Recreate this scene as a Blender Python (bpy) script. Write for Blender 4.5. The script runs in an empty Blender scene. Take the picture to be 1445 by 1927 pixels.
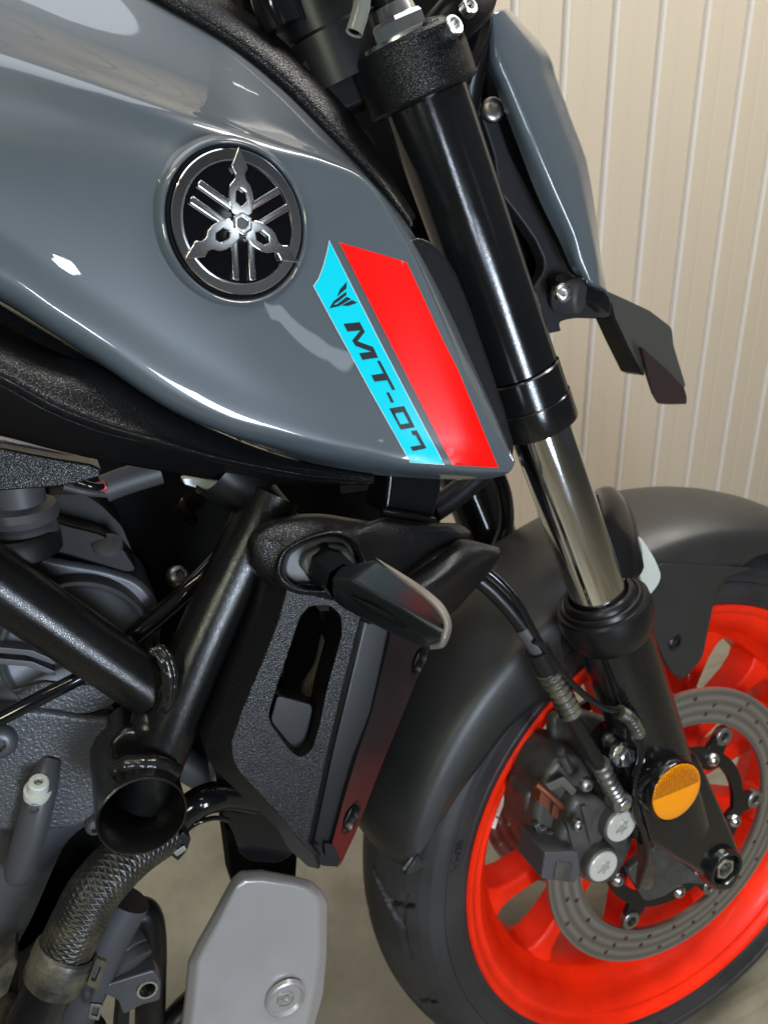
import bpy, bmesh, math, random
import numpy as np
from mathutils import Vector, Matrix
from mathutils.bvhtree import BVHTree
from mathutils.geometry import delaunay_2d_cdt
random.seed(7)
S = bpy.context.scene
COL = S.collection
# ------------------------------------------------------------------ camera
FP = 1447.0                                    # focal length in photo pixels (1445 x 1927)
def nz(v): return v / np.linalg.norm(v)
n_c = nz(np.array([.392, .244, -.887]))        # bike's right-hand normal seen from the camera
up_c = -nz(np.array([135.5, 3126.5, FP]))
C_c = np.array([.282, .308, .763])
nu_c = nz(up_c - (up_c @ n_c) * n_c)
fw_c = np.cross(nu_c, n_c)
Rl = np.stack([fw_c, -n_c, nu_c])              # camera -> bike axes (x ahead, y far side, z up)
axle_c = C_c - n_c * .05
orig_c = axle_c - nu_c * .300
camL = Rl @ (-orig_c)
Zw = up_c; Xw = nz(fw_c - (fw_c @ Zw) * Zw); Yw = np.cross(Zw, Xw)
Rw = np.stack([Xw, Yw, Zw])
LEAN = Matrix((Rw @ Rl.T).tolist()).to_4x4()   # the side-stand lean of the bike
camW = Rw @ (-orig_c)
cam = bpy.data.objects.new('camera', bpy.data.cameras.new('camera')); COL.objects.link(cam)
Rc = Rw @ np.diag([1., -1., -1.])
M = Matrix(Rc.tolist()).to_4x4(); M.translation = Vector(camW); cam.matrix_world = M
cam.data.sensor_fit = 'HORIZONTAL'; cam.data.sensor_width = 36; cam.data.lens = 36 * FP / 1445
cam.data.clip_start = .01; cam.data.clip_end = 60
cam.data.dof.use_dof = True; cam.data.dof.focus_distance = .39; cam.data.dof.aperture_fstop = 18
S.camera = cam
def camdir(x, y, d):                           # world point seen at (x, y) of the photo at depth d
    return Vector(Rw @ (np.array([(x - 722.5) / FP, (y - 963.5) / FP, 1.]) * d - orig_c))
# ------------------------------------------------------------------ light
S.view_settings.view_transform = 'Standard'; S.view_settings.look = 'None'
S.view_settings.exposure = 0; S.view_settings.gamma = 1
W = bpy.data.worlds.new('World'); S.world = W; W.use_nodes = True
wn = W.node_tree.nodes; wl = W.node_tree.links
bg = wn['Background']; bg.inputs[1].default_value = .24
tc = wn.new('ShaderNodeTexCoord'); sx = wn.new('ShaderNodeSeparateXYZ'); wl.new(tc.outputs['Generated'], sx.inputs[0])
rmp = wn.new('ShaderNodeValToRGB'); mr = wn.new('ShaderNodeMapRange')
mr.inputs[1].default_value = -1; mr.inputs[2].default_value = 1
wl.new(sx.outputs[2], mr.inputs[0]); wl.new(mr.outputs[0], rmp.inputs[0]); wl.new(rmp.outputs[0], bg.inputs[0])
e = rmp.color_ramp.elements
e[0].position = .3; e[0].color = (.05, .045, .04, 1); e[1].position = .95; e[1].color = (.6, .62, .65, 1)
k = e.new(.5); k.color = (.15, .16, .17, 1)
k = e.new(.68); k.color = (.36, .39, .42, 1)
def area(name, loc, target, sx, sy, power, col, spread=None):
    L = bpy.data.lights.new(name, 'AREA'); L.shape = 'RECTANGLE'; L.size = sx; L.size_y = sy
    L.energy = power; L.color = col
    if spread: L.spread = spread
    o = bpy.data.objects.new(name, L); COL.objects.link(o); o.location = loc
    o.rotation_euler = (Vector(target) - Vector(loc)).to_track_quat('-Z', 'Y').to_euler(); return o
CW = Vector(camW)
tgt = camdir(700, 1000, .45)
def near_cam(r, u, b): return CW + Vector(Rw @ np.array([r, -u, -b]))
area('streak_lamp', (-.27, -1.02, .60), (-.27, 0, .66), .17, .42, 8.0, (.74, .85, 1))
area('streak_lamp', (-.52, -1.0, .84), (-.23, 0, .87), .04, .20, 1.35, (.74, .85, 1))  # extra narrow lamp added only to draw a streak down the fork
area('side_lamp', (-1.12, -.85, 1.02), (-.40, 0, .72), .16, .22, 2.6, (.93, 1, .76))
area('badge_flare_lamp', (.82, -1.85, 1.275), (-.37, -.16, .87), .075, .085, .075, (.80, .90, 1))  # small unseen lamp added so the badge mirrors a bright flare
area('ceiling_tube_light', (-.9, -.9, 2.3), tgt, 1.2, .03, 8, (1, .80, .55))
area('ceiling_panel_light', (-.35, -.05, 2.35), (-.35, 0, 0), 1.7, .9, 15, (.86, .92, 1))
area('ceiling_panel_light', (1.1, -.2, 2.7), (1.0, .6, .4), 1.2, .5, 52, (1, .95, .87))
# ------------------------------------------------------------------ materials
def grainy(m, scale, lo, hi, thr=.55):
    nt = m.node_tree; N = nt.nodes; L = nt.links; b = N['Principled BSDF']; t = N.new('ShaderNodeTexCoord')
    n = N.new('ShaderNodeTexNoise'); n.inputs['Scale'].default_value = scale; n.inputs['Detail'].default_value = 3
    L.new(t.outputs['Object'], n.inputs['Vector']); r = N.new('ShaderNodeMapRange')
    r.inputs[1].default_value = thr - .04; r.inputs[2].default_value = thr + .06; r.inputs[3].default_value = lo; r.inputs[4].default_value = hi
    L.new(n.outputs[0], r.inputs[0]); L.new(r.outputs[0], b.inputs['Specular IOR Level']); return m
def MAT(name, col, rough=.5, metal=0, coat=0, bump=None, var=None, spec=None, coat_rough=.03, trans=0, var_scale=60, rvar=0, ior=None):
    m = bpy.data.materials.new(name); m.use_nodes = True
    nt = m.node_tree; N = nt.nodes; L = nt.links; b = N['Principled BSDF']
    b.inputs['Base Color'].default_value = (*col, 1); b.inputs['Roughness'].default_value = rough
    b.inputs['Metallic'].default_value = metal; b.inputs['Coat Weight'].default_value = coat
    b.inputs['Coat Roughness'].default_value = coat_rough
    b.inputs['Transmission Weight'].default_value = trans
    if spec is not None: b.inputs['Specular IOR Level'].default_value = spec
    if ior: b.inputs['IOR'].default_value = ior
    tcn = N.new('ShaderNodeTexCoord')
    if var:
        nn = N.new('ShaderNodeTexNoise'); nn.inputs['Scale'].default_value = var_scale; nn.inputs['Detail'].default_value = 6
        L.new(tcn.outputs['Object'], nn.inputs['Vector'])
        r = N.new('ShaderNodeValToRGB'); r.color_ramp.elements[0].position = .35; r.color_ramp.elements[1].position = .7
        r.color_ramp.elements[0].color = (*col, 1); r.color_ramp.elements[1].color = (*var, 1)
        L.new(nn.outputs[0], r.inputs[0]); L.new(r.outputs[0], b.inputs['Base Color'])
    if rvar:
        nn = N.new('ShaderNodeTexNoise'); nn.inputs['Scale'].default_value = 35; nn.inputs['Detail'].default_value = 8
        L.new(tcn.outputs['Object'], nn.inputs['Vector'])
        mm = N.new('ShaderNodeMapRange'); mm.inputs[1].default_value = .3; mm.inputs[2].default_value = .7
        mm.inputs[3].default_value = max(0, rough - rvar); mm.inputs[4].default_value = rough + rvar
        L.new(nn.outputs[0], mm.inputs[0]); L.new(mm.outputs[0], b.inputs['Roughness'])
    if bump:
        prev = None
        for (sc, st, dist) in bump:
            nn = N.new('ShaderNodeTexNoise'); nn.inputs['Scale'].default_value = sc; nn.inputs['Detail'].default_value = 2
            L.new(tcn.outputs['Object'], nn.inputs['Vector'])
            bp = N.new('ShaderNodeBump'); bp.inputs['Strength'].default_value = st; bp.inputs['Distance'].default_value = dist
            L.new(nn.outputs[0], bp.inputs['Height'])
            if prev: L.new(prev.outputs[0], bp.inputs['Normal'])
            prev = bp
        L.new(prev.outputs[0], b.inputs['Normal'])
    return m
for_grain = []
m_paint = MAT('grey_paint', (.074, .092, .107), .38, 0, 1, coat_rough=.02)
m_tex = MAT('textured_black_plastic', (.006, .006, .0065), .27, bump=[(1350, 1, .00034)], spec=.5)
m_texb = MAT('grained_black_plastic', (.006, .006, .0065), .28, bump=[(1600, 1, .00022)], spec=.45)
m_frame = MAT('black_frame_paint', (.006, .006, .006), .235, bump=[(1500, 1, .00011)], rvar=.05)
m_satin = MAT('satin_black', (.006, .006, .0065), .34, spec=.38, bump=[(900, .05, .0004)])
m_fork = MAT('fork_black', (.006, .0065, .007), .155, .0, bump=[(2400, 1, .000022)], rvar=.025)
m_dark2 = MAT('matt_black_deep', (.004, .004, .0045), .4, spec=.14)
m_matt = MAT('matt_black', (.006, .006, .0065), .5, spec=.3)
grainy(m_tex, 1750, .16, .85); grainy(m_texb, 2200, .22, .7); grainy(m_fork, 1500, .45, .95, .52); grainy(m_frame, 1650, .34, .9, .56)
m_gloss = MAT('gloss_black', (.006, .006, .007), .10)
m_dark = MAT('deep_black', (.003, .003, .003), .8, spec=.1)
m_rub = MAT('rubber', (.02, .02, .021), .55, bump=[(300, .1, .001)])
m_tyre = MAT('tyre_rubber', (.017, .017, .019), .52, bump=[(120, .15, .002), (900, .1, .0006)], var=(.035, .034, .036), var_scale=18)
m_fend = MAT('fender_plastic', (.022, .022, .0205), .42, bump=[(1400, 1, .00007)], rvar=.05, spec=.5)
m_cast = MAT('cast_grey', (.075, .079, .087), .36, .3, bump=[(520, 1, .0006)])
m_cast2 = MAT('cast_grey_smooth', (.075, .079, .088), .36, .3, bump=[(1500, 1, .00005)])
m_chrome = MAT('chrome', (.86, .87, .88), .09, 1, rvar=.02)
m_chrome2 = MAT('emblem_chrome', (.82, .82, .82), .11, 1)
m_steel = MAT('zinc_steel', (.62, .64, .63), .28, 1, rvar=.06)
m_dsteel = MAT('dull_steel', (.33, .33, .32), .38, 1, rvar=.08)
m_alu = MAT('silver_shield', (.38, .37, .375), .32, .5, bump=[(260, .06, .001)], rvar=.05)
m_black_enamel = MAT('emblem_black', (.003, .003, .004), .04)
m_red = MAT('sticker_red', (.86, .003, .001), .34, spec=.4)
m_teal = MAT('sticker_teal', (.0, .56, .70), .34, spec=.4)
m_edge = MAT('sticker_edge', (.62, .75, .78), .4)
m_ink = MAT('sticker_ink', (.008, .01, .014), .5)
m_rim = MAT('orange_red_rim', (1.0, .026, .002), .40, 0, .06, coat_rough=.1, spec=.22, var=(.78, .018, .002), var_scale=25)
m_cal = MAT('caliper_grey', (.050, .048, .045), .45, .2, bump=[(500, .3, .001)], var=(.09, .085, .075))
m_cap = MAT('caliper_cap', (.62, .61, .56), .3, .3)
m_cream = MAT('white_plastic', (.75, .77, .78), .35)
m_brass = MAT('pad_copper', (.35, .12, .07), .4, .8)
m_greyp = MAT('grey_rubber', (.055, .055, .06), .5)
m_mrub = MAT('signal_rubber', (.075, .075, .072), .42)
m_lens = MAT('smoked_lens', (.34, .31, .27), .12, 0, trans=.5)
m_clear = MAT('clear_tube', (.42, .43, .38), .15, 0, trans=.55)
m_sig = MAT('signal_body', (.007, .009, .010), .27, bump=[(1500, 1, .000015)])
m_slabel = MAT('pale_label', (.50, .53, .48), .5)
m_grime = MAT('grimy_rubber', (.020, .019, .016), .38, bump=[(180, .25, .002)], var=(.10, .09, .06), var_scale=70)
m_redc = MAT('red_wire', (.45, .03, .05), .4)
m_wallp = MAT('cream_wall_panel', (.64, .565, .45), .45, bump=[(6, .03, .003)])
m_rib = MAT('white_rib', (.80, .76, .71), .35)
def concrete():
    m = MAT('concrete', (.24, .225, .18), .6)
    nt = m.node_tree; N = nt.nodes; L = nt.links; b = N['Principled BSDF']
    t = N.new('ShaderNodeTexCoord')
    n1 = N.new('ShaderNodeTexNoise'); n1.inputs['Scale'].default_value = 5; n1.inputs['Detail'].default_value = 9; n1.inputs['Roughness'].default_value = .65
    mp = N.new('ShaderNodeMapping'); mp.inputs['Scale'].default_value = (1.5, 14, 1); mp.inputs['Rotation'].default_value = (0, 0, math.radians(-35))
    n2 = N.new('ShaderNodeTexNoise'); n2.inputs['Scale'].default_value = 5.0; n2.inputs['Detail'].default_value = 4
    L.new(t.outputs['Object'], n1.inputs['Vector']); L.new(t.outputs['Object'], mp.inputs[0]); L.new(mp.outputs[0], n2.inputs['Vector'])
    r = N.new('ShaderNodeValToRGB'); r.color_ramp.elements[0].color = (.10, .088, .062, 1); r.color_ramp.elements[1].color = (.30, .275, .20, 1)
    r.color_ramp.elements[0].position = .3; r.color_ramp.elements[1].position = .72
    L.new(n1.outputs[0], r.inputs[0])
    r2 = N.new('ShaderNodeValToRGB'); r2.color_ramp.elements[0].position = .34; r2.color_ramp.elements[1].position = .5
    r2.color_ramp.elements[0].color = (.55, .52, .42, 1); r2.color_ramp.elements[1].color = (1, 1, 1, 1)
    L.new(n2.outputs[0], r2.inputs[0])
    mx = N.new('ShaderNodeMixRGB'); mx.blend_type = 'MULTIPLY'; mx.inputs[0].default_value = .12
    sp = N.new('ShaderNodeSeparateXYZ'); L.new(t.outputs['Object'], sp.inputs[0])
    mk = N.new('ShaderNodeMapRange'); mk.inputs[1].default_value = -.02; mk.inputs[2].default_value = .10; mk.inputs[3].default_value = .0; mk.inputs[4].default_value = .55
    L.new(sp.outputs[0], mk.inputs[0]); L.new(mk.outputs[0], mx.inputs[0]); L.new(r.outputs[0], mx.inputs[1]); L.new(r2.outputs[0], mx.inputs[2]); L.new(mx.outputs[0], b.inputs['Base Color'])
    bp = N.new('ShaderNodeBump'); bp.inputs['Strength'].default_value = .4; bp.inputs['Distance'].default_value = .004
    L.new(n1.outputs[0], bp.inputs['Height']); L.new(bp.outputs[0], b.inputs['Normal'])
    return m
m_floor = concrete()
def amber():
    m = MAT('amber_reflector', (.95, .33, .005), .16, spec=.6)
    nt = m.node_tree; N = nt.nodes; L = nt.links; b = N['Principled BSDF']
    t = N.new('ShaderNodeTexCoord'); s = N.new('ShaderNodeSeparateXYZ'); L.new(t.outputs['Object'], s.inputs[0])
    def ch(sc):
        c = N.new('ShaderNodeTexVoronoi'); c.inputs['Scale'].default_value = sc; c.inputs['Randomness'].default_value = .12
        L.new(t.outputs['Object'], c.inputs['Vector']); return c
    c1 = ch(420); c2 = ch(900)
    gt = N.new('ShaderNodeMath'); gt.operation = 'GREATER_THAN'; gt.inputs[1].default_value = .0015
    L.new(s.outputs[2], gt.inputs[0])
    r1 = N.new('ShaderNodeValToRGB'); r1.color_ramp.elements[0].position = .15; r1.color_ramp.elements[1].position = .62
    r1.color_ramp.elements[0].color = (.95, .34, .004, 1); r1.color_ramp.elements[1].color = (.36, .10, .001, 1)
    L.new(c1.outputs['Distance'], r1.inputs[0])
    r2 = N.new('ShaderNodeValToRGB'); r2.color_ramp.elements[0].color = (1, .37, .004, 1); r2.color_ramp.elements[1].color = (.72, .22, .002, 1)
    r2.color_ramp.elements[1].position = .7
    L.new(c2.outputs['Distance'], r2.inputs[0])
    mx = N.new('ShaderNodeMixRGB'); L.new(gt.outputs[0], mx.inputs[0]); L.new(r2.outputs[0], mx.inputs[1]); L.new(r1.outputs[0], mx.inputs[2])
    L.new(mx.outputs[0], b.inputs['Base Color'])
    return m
m_amber = amber()
def discmat():
    m = MAT('brake_steel', (.30, .28, .25), .42, .75)
    nt = m.node_tree; N = nt.nodes; L = nt.links; b = N['Principled BSDF']
    t = N.new('ShaderNodeTexCoord'); s = N.new('ShaderNodeSeparateXYZ'); L.new(t.outputs['Object'], s.inputs[0])
    c = N.new('ShaderNodeCombineXYZ'); L.new(s.outputs[0], c.inputs[0]); L.new(s.outputs[2], c.inputs[1])
    ln = N.new('ShaderNodeVectorMath'); ln.operation = 'LENGTH'; L.new(c.outputs[0], ln.inputs[0])
    ml = N.new('ShaderNodeMath'); ml.operation = 'MULTIPLY'; ml.inputs[1].default_value = 2 * math.pi / .0098; L.new(ln.outputs['Value'], ml.inputs[0])
    sn = N.new('ShaderNodeMath'); sn.operation = 'SINE'; L.new(ml.outputs[0], sn.inputs[0])
    m2 = N.new('ShaderNodeMath'); m2.operation = 'MULTIPLY'; m2.inputs[1].default_value = 9000; L.new(ln.outputs['Value'], m2.inputs[0])
    s2 = N.new('ShaderNodeMath'); s2.operation = 'SINE'; L.new(m2.outputs[0], s2.inputs[0])
    r = N.new('ShaderNodeValToRGB'); r.color_ramp.elements[0].color = (.21, .195, .17, 1); r.color_ramp.elements[1].color = (.34, .32, .29, 1)
    mr = N.new('ShaderNodeMapRange'); mr.inputs[1].default_value = -1; L.new(sn.outputs[0], mr.inputs[0]); L.new(mr.outputs[0], r.inputs[0]); L.new(r.outputs[0], b.inputs['Base Color'])
    b1 = N.new('ShaderNodeBump'); b1.inputs['Strength'].default_value = .5; b1.inputs['Distance'].default_value = .0006; L.new(sn.outputs[0], b1.inputs['Height'])
    b2 = N.new('ShaderNodeBump'); b2.inputs['Strength'].default_value = .25; b2.inputs['Distance'].default_value = .00005; L.new(s2.outputs[0], b2.inputs['Height']); L.new(b1.outputs[0], b2.inputs['Normal'])
    L.new(b2.outputs[0], b.inputs['Normal'])
    return m
m_disc = discmat()
def braid():
    m = MAT('braided_hose', (.03, .03, .028), .35, bump=None)
    nt = m.node_tree; N = nt.nodes; L = nt.links; b = N['Principled BSDF']
    t = N.new('ShaderNodeTexCoord')
    u = N.new('ShaderNodeSeparateXYZ'); L.new(t.outputs['UV'], u.inputs[0])
    def wv(a, c):
        x = N.new('ShaderNodeMath'); x.operation = 'MULTIPLY'; x.inputs[1].default_value = a; L.new(u.outputs[0], x.inputs[0])
        y = N.new('ShaderNodeMath'); y.operation = 'MULTIPLY_ADD'; y.inputs[1].default_value = c; L.new(u.outputs[1], y.inputs[0]); L.new(x.outputs[0], y.inputs[2])
        z = N.new('ShaderNodeMath'); z.operation = 'SINE'; L.new(y.outputs[0], z.inputs[0]); return z
    w1 = wv(2 * math.pi * 14, 2 * math.pi * 30); w2 = wv(-2 * math.pi * 14, 2 * math.pi * 30)
    mxn = N.new('ShaderNodeMath'); mxn.operation = 'MAXIMUM'; L.new(w1.outputs[0], mxn.inputs[0]); L.new(w2.outputs[0], mxn.inputs[1]); w1 = mxn
    bp = N.new('ShaderNodeBump'); bp.inputs['Strength'].default_value = .5; bp.inputs['Distance'].default_value = .0005
    L.new(w1.outputs[0], bp.inputs['Height'])
    nn = N.new('ShaderNodeTexNoise'); nn.inputs['Scale'].default_value = 260; L.new(t.outputs['Object'], nn.inputs['Vector'])
    b2 = N.new('ShaderNodeBump'); b2.inputs['Strength'].default_value = .3; b2.inputs['Distance'].default_value = .001
    L.new(nn.outputs[0], b2.inputs['Height']); L.new(bp.outputs[0], b2.inputs['Normal']); L.new(b2.outputs[0], b.inputs['Normal'])
    n3 = N.new('ShaderNodeTexNoise'); n3.inputs['Scale'].default_value = 45; n3.inputs['Detail'].default_value = 8; L.new(t.outputs['Object'], n3.inputs['Vector'])
    r = N.new('ShaderNodeValToRGB'); r.color_ramp.elements[0].position = .45; r.color_ramp.elements[1].position = .72
    r.color_ramp.elements[0].color = (.012, .012, .011, 1); r.color_ramp.elements[1].color = (.07, .058, .036, 1)
    L.new(n3.outputs[0], r.inputs[0]); L.new(r.outputs[0], b.inputs['Base Color'])
    return m
m_braid = braid()
def dotmat():
    m = MAT('dotted_strip', (.01, .01, .011), .4)
    nt = m.node_tree; N = nt.nodes; L = nt.links; b = N['Principled BSDF']
    t = N.new('ShaderNodeTexCoord'); v = N.new('ShaderNodeTexVoronoi'); v.inputs['Scale'].default_value = 620; v.inputs['Randomness'].default_value = .1
    L.new(t.outputs['Object'], v.inputs['Vector'])
    bp = N.new('ShaderNodeBump'); bp.invert = True; bp.inputs['Strength'].default_value = 1; bp.inputs['Distance'].default_value = .0015
    L.new(v.outputs['Distance'], bp.inputs['Height']); L.new(bp.outputs[0], b.inputs['Normal']); return m
m_dots = dotmat()
# ------------------------------------------------------------------ geometry helpers
cL = Vector(camL)
RlT = Rl
class Plane:                                    # a plane of the bike on which outlines are laid
    def __init__(s, o, n): s.o = Vector(o); s.n = Vector(n).normalized()
    def pt(s, x, y, h=0.):
        d = Vector(RlT @ np.array([(x - 722.5) / FP, (y - 963.5) / FP, 1.]))
        q = s.o + s.n * h
        return cL + d * ((q - cL).dot(s.n) / d.dot(s.n))
BP = Plane((0, 0, 0), (0, -1, 0))
def P(x, y, o): return BP.pt(x, y, o)
NN = Vector((0, -1, 0)); AX = Vector((0, 0, .300))
def depth(p): return float((p - cL).dot(Vector(RlT @ np.array([0, 0, 1.]))))
def rp(px, p): return px * depth(p) / FP
bike = bpy.data.objects.new('motorcycle', None); COL.objects.link(bike); bike.matrix_world = LEAN
bike['label'] = 'grey naked motorcycle with teal and red tank stickers and orange-red wheels'
bike['category'] = 'motorcycle'
REL = [False]                                    # True while parts are laid out about their parent's own origin
def link(name, me, mat, parent=bike, wn=True, label=None, ang=35, loc=None):
    o = bpy.data.objects.new(name, me); COL.objects.link(o); o.parent = parent
    if loc is not None: o.location = loc
    elif not REL[0] and parent is not None and parent.location.length > 1e-6: o.matrix_parent_inverse = Matrix.Translation(-parent.location)
    if mat: me.materials.append(mat)
    me.shade_smooth(); me.set_sharp_from_angle(angle=math.radians(ang))
    if wn:
        md = o.modifiers.new('wn', 'WEIGHTED_NORMAL'); md.keep_sharp = True
    if label: o['label'] = label
    return o
def rc(pts, r=12, seg=4):                       # round the corners of a closed pixel outline
    out = []; n = len(pts)
    for i in range(n):
        p = np.array(pts[i][:2], float); a = np.array(pts[i - 1][:2], float); b = np.array(pts[(i + 1) % n][:2], float)
        rr = pts[i][2] if len(pts[i]) > 2 and pts[i][2] >= 1 else r
        da, db = np.linalg.norm(a - p), np.linalg.norm(b - p)
        t = min(rr, da * .48, db * .48)
        if t < .6: out.append(tuple(p)); continue
        A = p + (a - p) / da * t; B = p + (b - p) / db * t
        for k in range(seg + 1):
            u = k / seg; out.append(tuple((1 - u) ** 2 * A + 2 * u * (1 - u) * p + u * u * B))
    return out
def ell(cx, cy, rx, ry, rot=0, n=40):
    c, s = math.cos(math.radians(rot)), math.sin(math.radians(rot))
    return [(cx + rx * math.cos(t) * c - ry * math.sin(t) * s, cy + rx * math.cos(t) * s + ry * math.sin(t) * c) for t in [2 * math.pi * i / n for i in range(n)]]
def inpoly(x, y, poly):
    r = False; j = len(poly) - 1
    for i in range(len(poly)):
        xi, yi = poly[i]; xj, yj = poly[j]
        if (yi > y) != (yj > y) and x < (xj - xi) * (y - yi) / (yj - yi) + xi: r = not r
        j = i
    return r
def triangulate(outer, holes=(), extra=()):
    vs = []; fs = []; es = []
    for loop in (outer, *holes):
        b = len(vs); vs += [Vector((p[0], p[1])) for p in loop]; n = len(loop)
        es += [(b + i, b + (i + 1) % n) for i in range(n)]
    vs += [Vector(p) for p in extra]
    V2, E2, F2, *_ = delaunay_2d_cdt(vs, es, [], 0, 1e-5)
    out = []
    for f in F2:
        cx = sum(V2[i].x for i in f) / 3; cy = sum(V2[i].y for i in f) / 3
        if inpoly(cx, cy, outer) and not any(inpoly(cx, cy, h) for h in holes): out.append(tuple(f))
    return [(v.x, v.y) for v in V2], out
def mesh_from(vs, fs, name='m'):
    me = bpy.data.meshes.new(name); me.from_pydata([tuple(v) for v in vs], [], fs); me.update(); return me
def finish(bm, bevel=0, seg=2, ang=40, name='m'):
    bmesh.ops.remove_doubles(bm, verts=bm.verts, dist=1e-7)
    bmesh.ops.recalc_face_normals(bm, faces=bm.faces)
    bmesh.ops.dissolve_limit(bm, angle_limit=math.radians(.5), verts=bm.verts, edges=bm.edges)
    if bevel:
        ed = [e for e in bm.edges if len(e.link_faces) == 2 and e.calc_face_angle(0) > math.radians(ang)]
        bmesh.ops.bevel(bm, geom=ed, offset=bevel, segments=seg, profile=.5, affect='EDGES', clamp_overlap=True)
    me = bpy.data.meshes.new(name); bm.to_mesh(me); bm.free(); return me
def prism(name, pts, o, dep, mat, parent=bike, bevel=.0015, seg=2, holes=(), plane=None, label=None, fo=None, ang=40, direction=None):
    """an outline (photo pixels) laid on the plane at height o and given real thickness; fo(x, y) tilts the face"""
    pl = plane or BP; dn = direction if direction is not None else pl.n
    V2, F = triangulate(pts, holes)
    hh = (lambda x, y: fo(x, y)) if fo else (lambda x, y: o)
    top = [pl.pt(x, y, hh(x, y)) for x, y in V2]; bot = [p - dn * dep for p in top]
    n = len(V2); bm = bmesh.new(); vs = [bm.verts.new(p) for p in top + bot]
    cnt = {}
    for f in F:
        bm.faces.new([vs[i] for i in f]); bm.faces.new([vs[i + n] for i in reversed(f)])
        for i in range(3):
            k = (f[i], f[(i + 1) % 3]); cnt[k] = 1
    for (a, b) in cnt:
        if (b, a) not in cnt:
            bm.faces.new([vs[b], vs[a], vs[a + n], vs[b + n]])
    used = [v for v in bm.verts if not v.link_faces]
    for v in used: bm.verts.remove(v)
    return link(name, finish(bm, bevel, seg, ang), mat, parent, label=label)
def frustum(name, outer, oo, inner, oi, dep, mat, parent=bike, bevel=.001, seg=2, plane=None, label=None, hole=None):
    """outer outline at height oo rising to an inner outline at height oi (same count of points)"""
    pl = plane or BP; n = len(outer)
    fo = oo if callable(oo) else (lambda x, y: oo); fi = oi if callable(oi) else (lambda x, y: oi)
    bm = bmesh.new()
    A = [bm.verts.new(pl.pt(*p, fo(*p))) for p in outer]
    Bk = [bm.verts.new(v.co - pl.n * dep) for v in A]
    V2, F = triangulate(inner, [hole] if hole else [])
    In = [bm.verts.new(pl.pt(*p, fi(*p))) for p in V2]
    def idx(p): return min(range(len(V2)), key=lambda i: (V2[i][0] - p[0]) ** 2 + (V2[i][1] - p[1]) ** 2)
    I = [In[idx(p)] for p in inner]
    for i in range(n):
        j = (i + 1) % n
        bm.faces.new([A[i], A[j], I[j], I[i]]); bm.faces.new([Bk[i], Bk[j], A[j], A[i]])
    for f in F: bm.faces.new([In[i] for i in f])
    if hole:
        H = [In[idx(p)] for p in hole]; HB = [bm.verts.new(v.co - pl.n * dep) for v in H]
        for i in range(len(H)):
            j = (i + 1) % len(H); bm.faces.new([H[i], H[j], HB[j], HB[i]])
    else:
        bm.faces.new(Bk[::-1])
    for v in [v for v in bm.verts if not v.link_faces]: bm.verts.remove(v)
    return link(name, finish(bm, bevel, seg, 16), mat, parent, label=label, ang=50)
def crs(P0, t):                                  # Catmull-Rom through rows of points, t in [0, n-1]
    n = len(P0); i = min(int(t), n - 2); u = t - i
    p1, p2 = P0[i], P0[i + 1]; p0 = P0[i - 1] if i > 0 else p1 * 2 - p2; p3 = P0[i + 2] if i + 2 < n else p2 * 2 - p1
    return .5 * ((2 * p1) + (p2 - p0) * u + (2 * p0 - 5 * p1 + 4 * p2 - p3) * u * u + (3 * p1 - p0 - 3 * p2 + p3) * u ** 3)
def loft(name, rows, mat, parent=bike, nu=100, nv=40, thick=.003, plane=None, label=None, raw=False, linv=()):
    """smooth surface through rows of (x, y, o) control points; linv = row intervals kept straight across"""
    pl = plane or BP
    R = [[np.array(pl.pt(*p)) for p in r] for r in rows]
    cols = len(R[0])
    fine = [[crs(r, (cols - 1) * i / nu) for i in range(nu + 1)] for r in R]
    vs = []; m = len(R)
    for j in range(nv + 1):
        t = (m - 1) * j / nv; k = min(int(t), m - 2); u = t - k
        for i in range(nu + 1):
            if k in linv: vs.append(fine[k][i] * (1 - u) + fine[k + 1][i] * u)
            else: vs.append(crs([f[i] for f in fine], t))
    fs = []
    for j in range(nv):
        for i in range(nu):
            a = j * (nu + 1) + i; fs.append((a, a + 1, a + nu + 2, a + nu + 1))
    me = mesh_from(vs, fs)
    # orient towards the camera
    bm = bmesh.new(); bm.from_mesh(me)
    f = bm.faces[len(bm.faces) // 2 if len(bm.faces) else 0] if False else None
    bm.faces.ensure_lookup_table(); s = 0
    for ff in list(bm.faces)[::17]: s += 1 if ff.normal.dot(cL - ff.calc_center_median()) > 0 else -1
    if s < 0: bmesh.ops.reverse_faces(bm, faces=bm.faces)
    bm.to_mesh(me); bm.free()
    o = link(name, me, mat, parent, wn=False, label=label, ang=60)
    if thick:
        md = o.modifiers.new('thickness', 'SOLIDIFY'); md.thickness = thick; md.offset = -1
    return o
def smooth_path(pts, n):
    A = [np.array(p) for p in pts]
    if len(A) == 2: return [Vector(A[0] + (A[1] - A[0]) * i / n) for i in range(n + 1)]
    return [Vector(crs(A, (len(A) - 1) * i / n)) for i in range(n + 1)]
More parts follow.
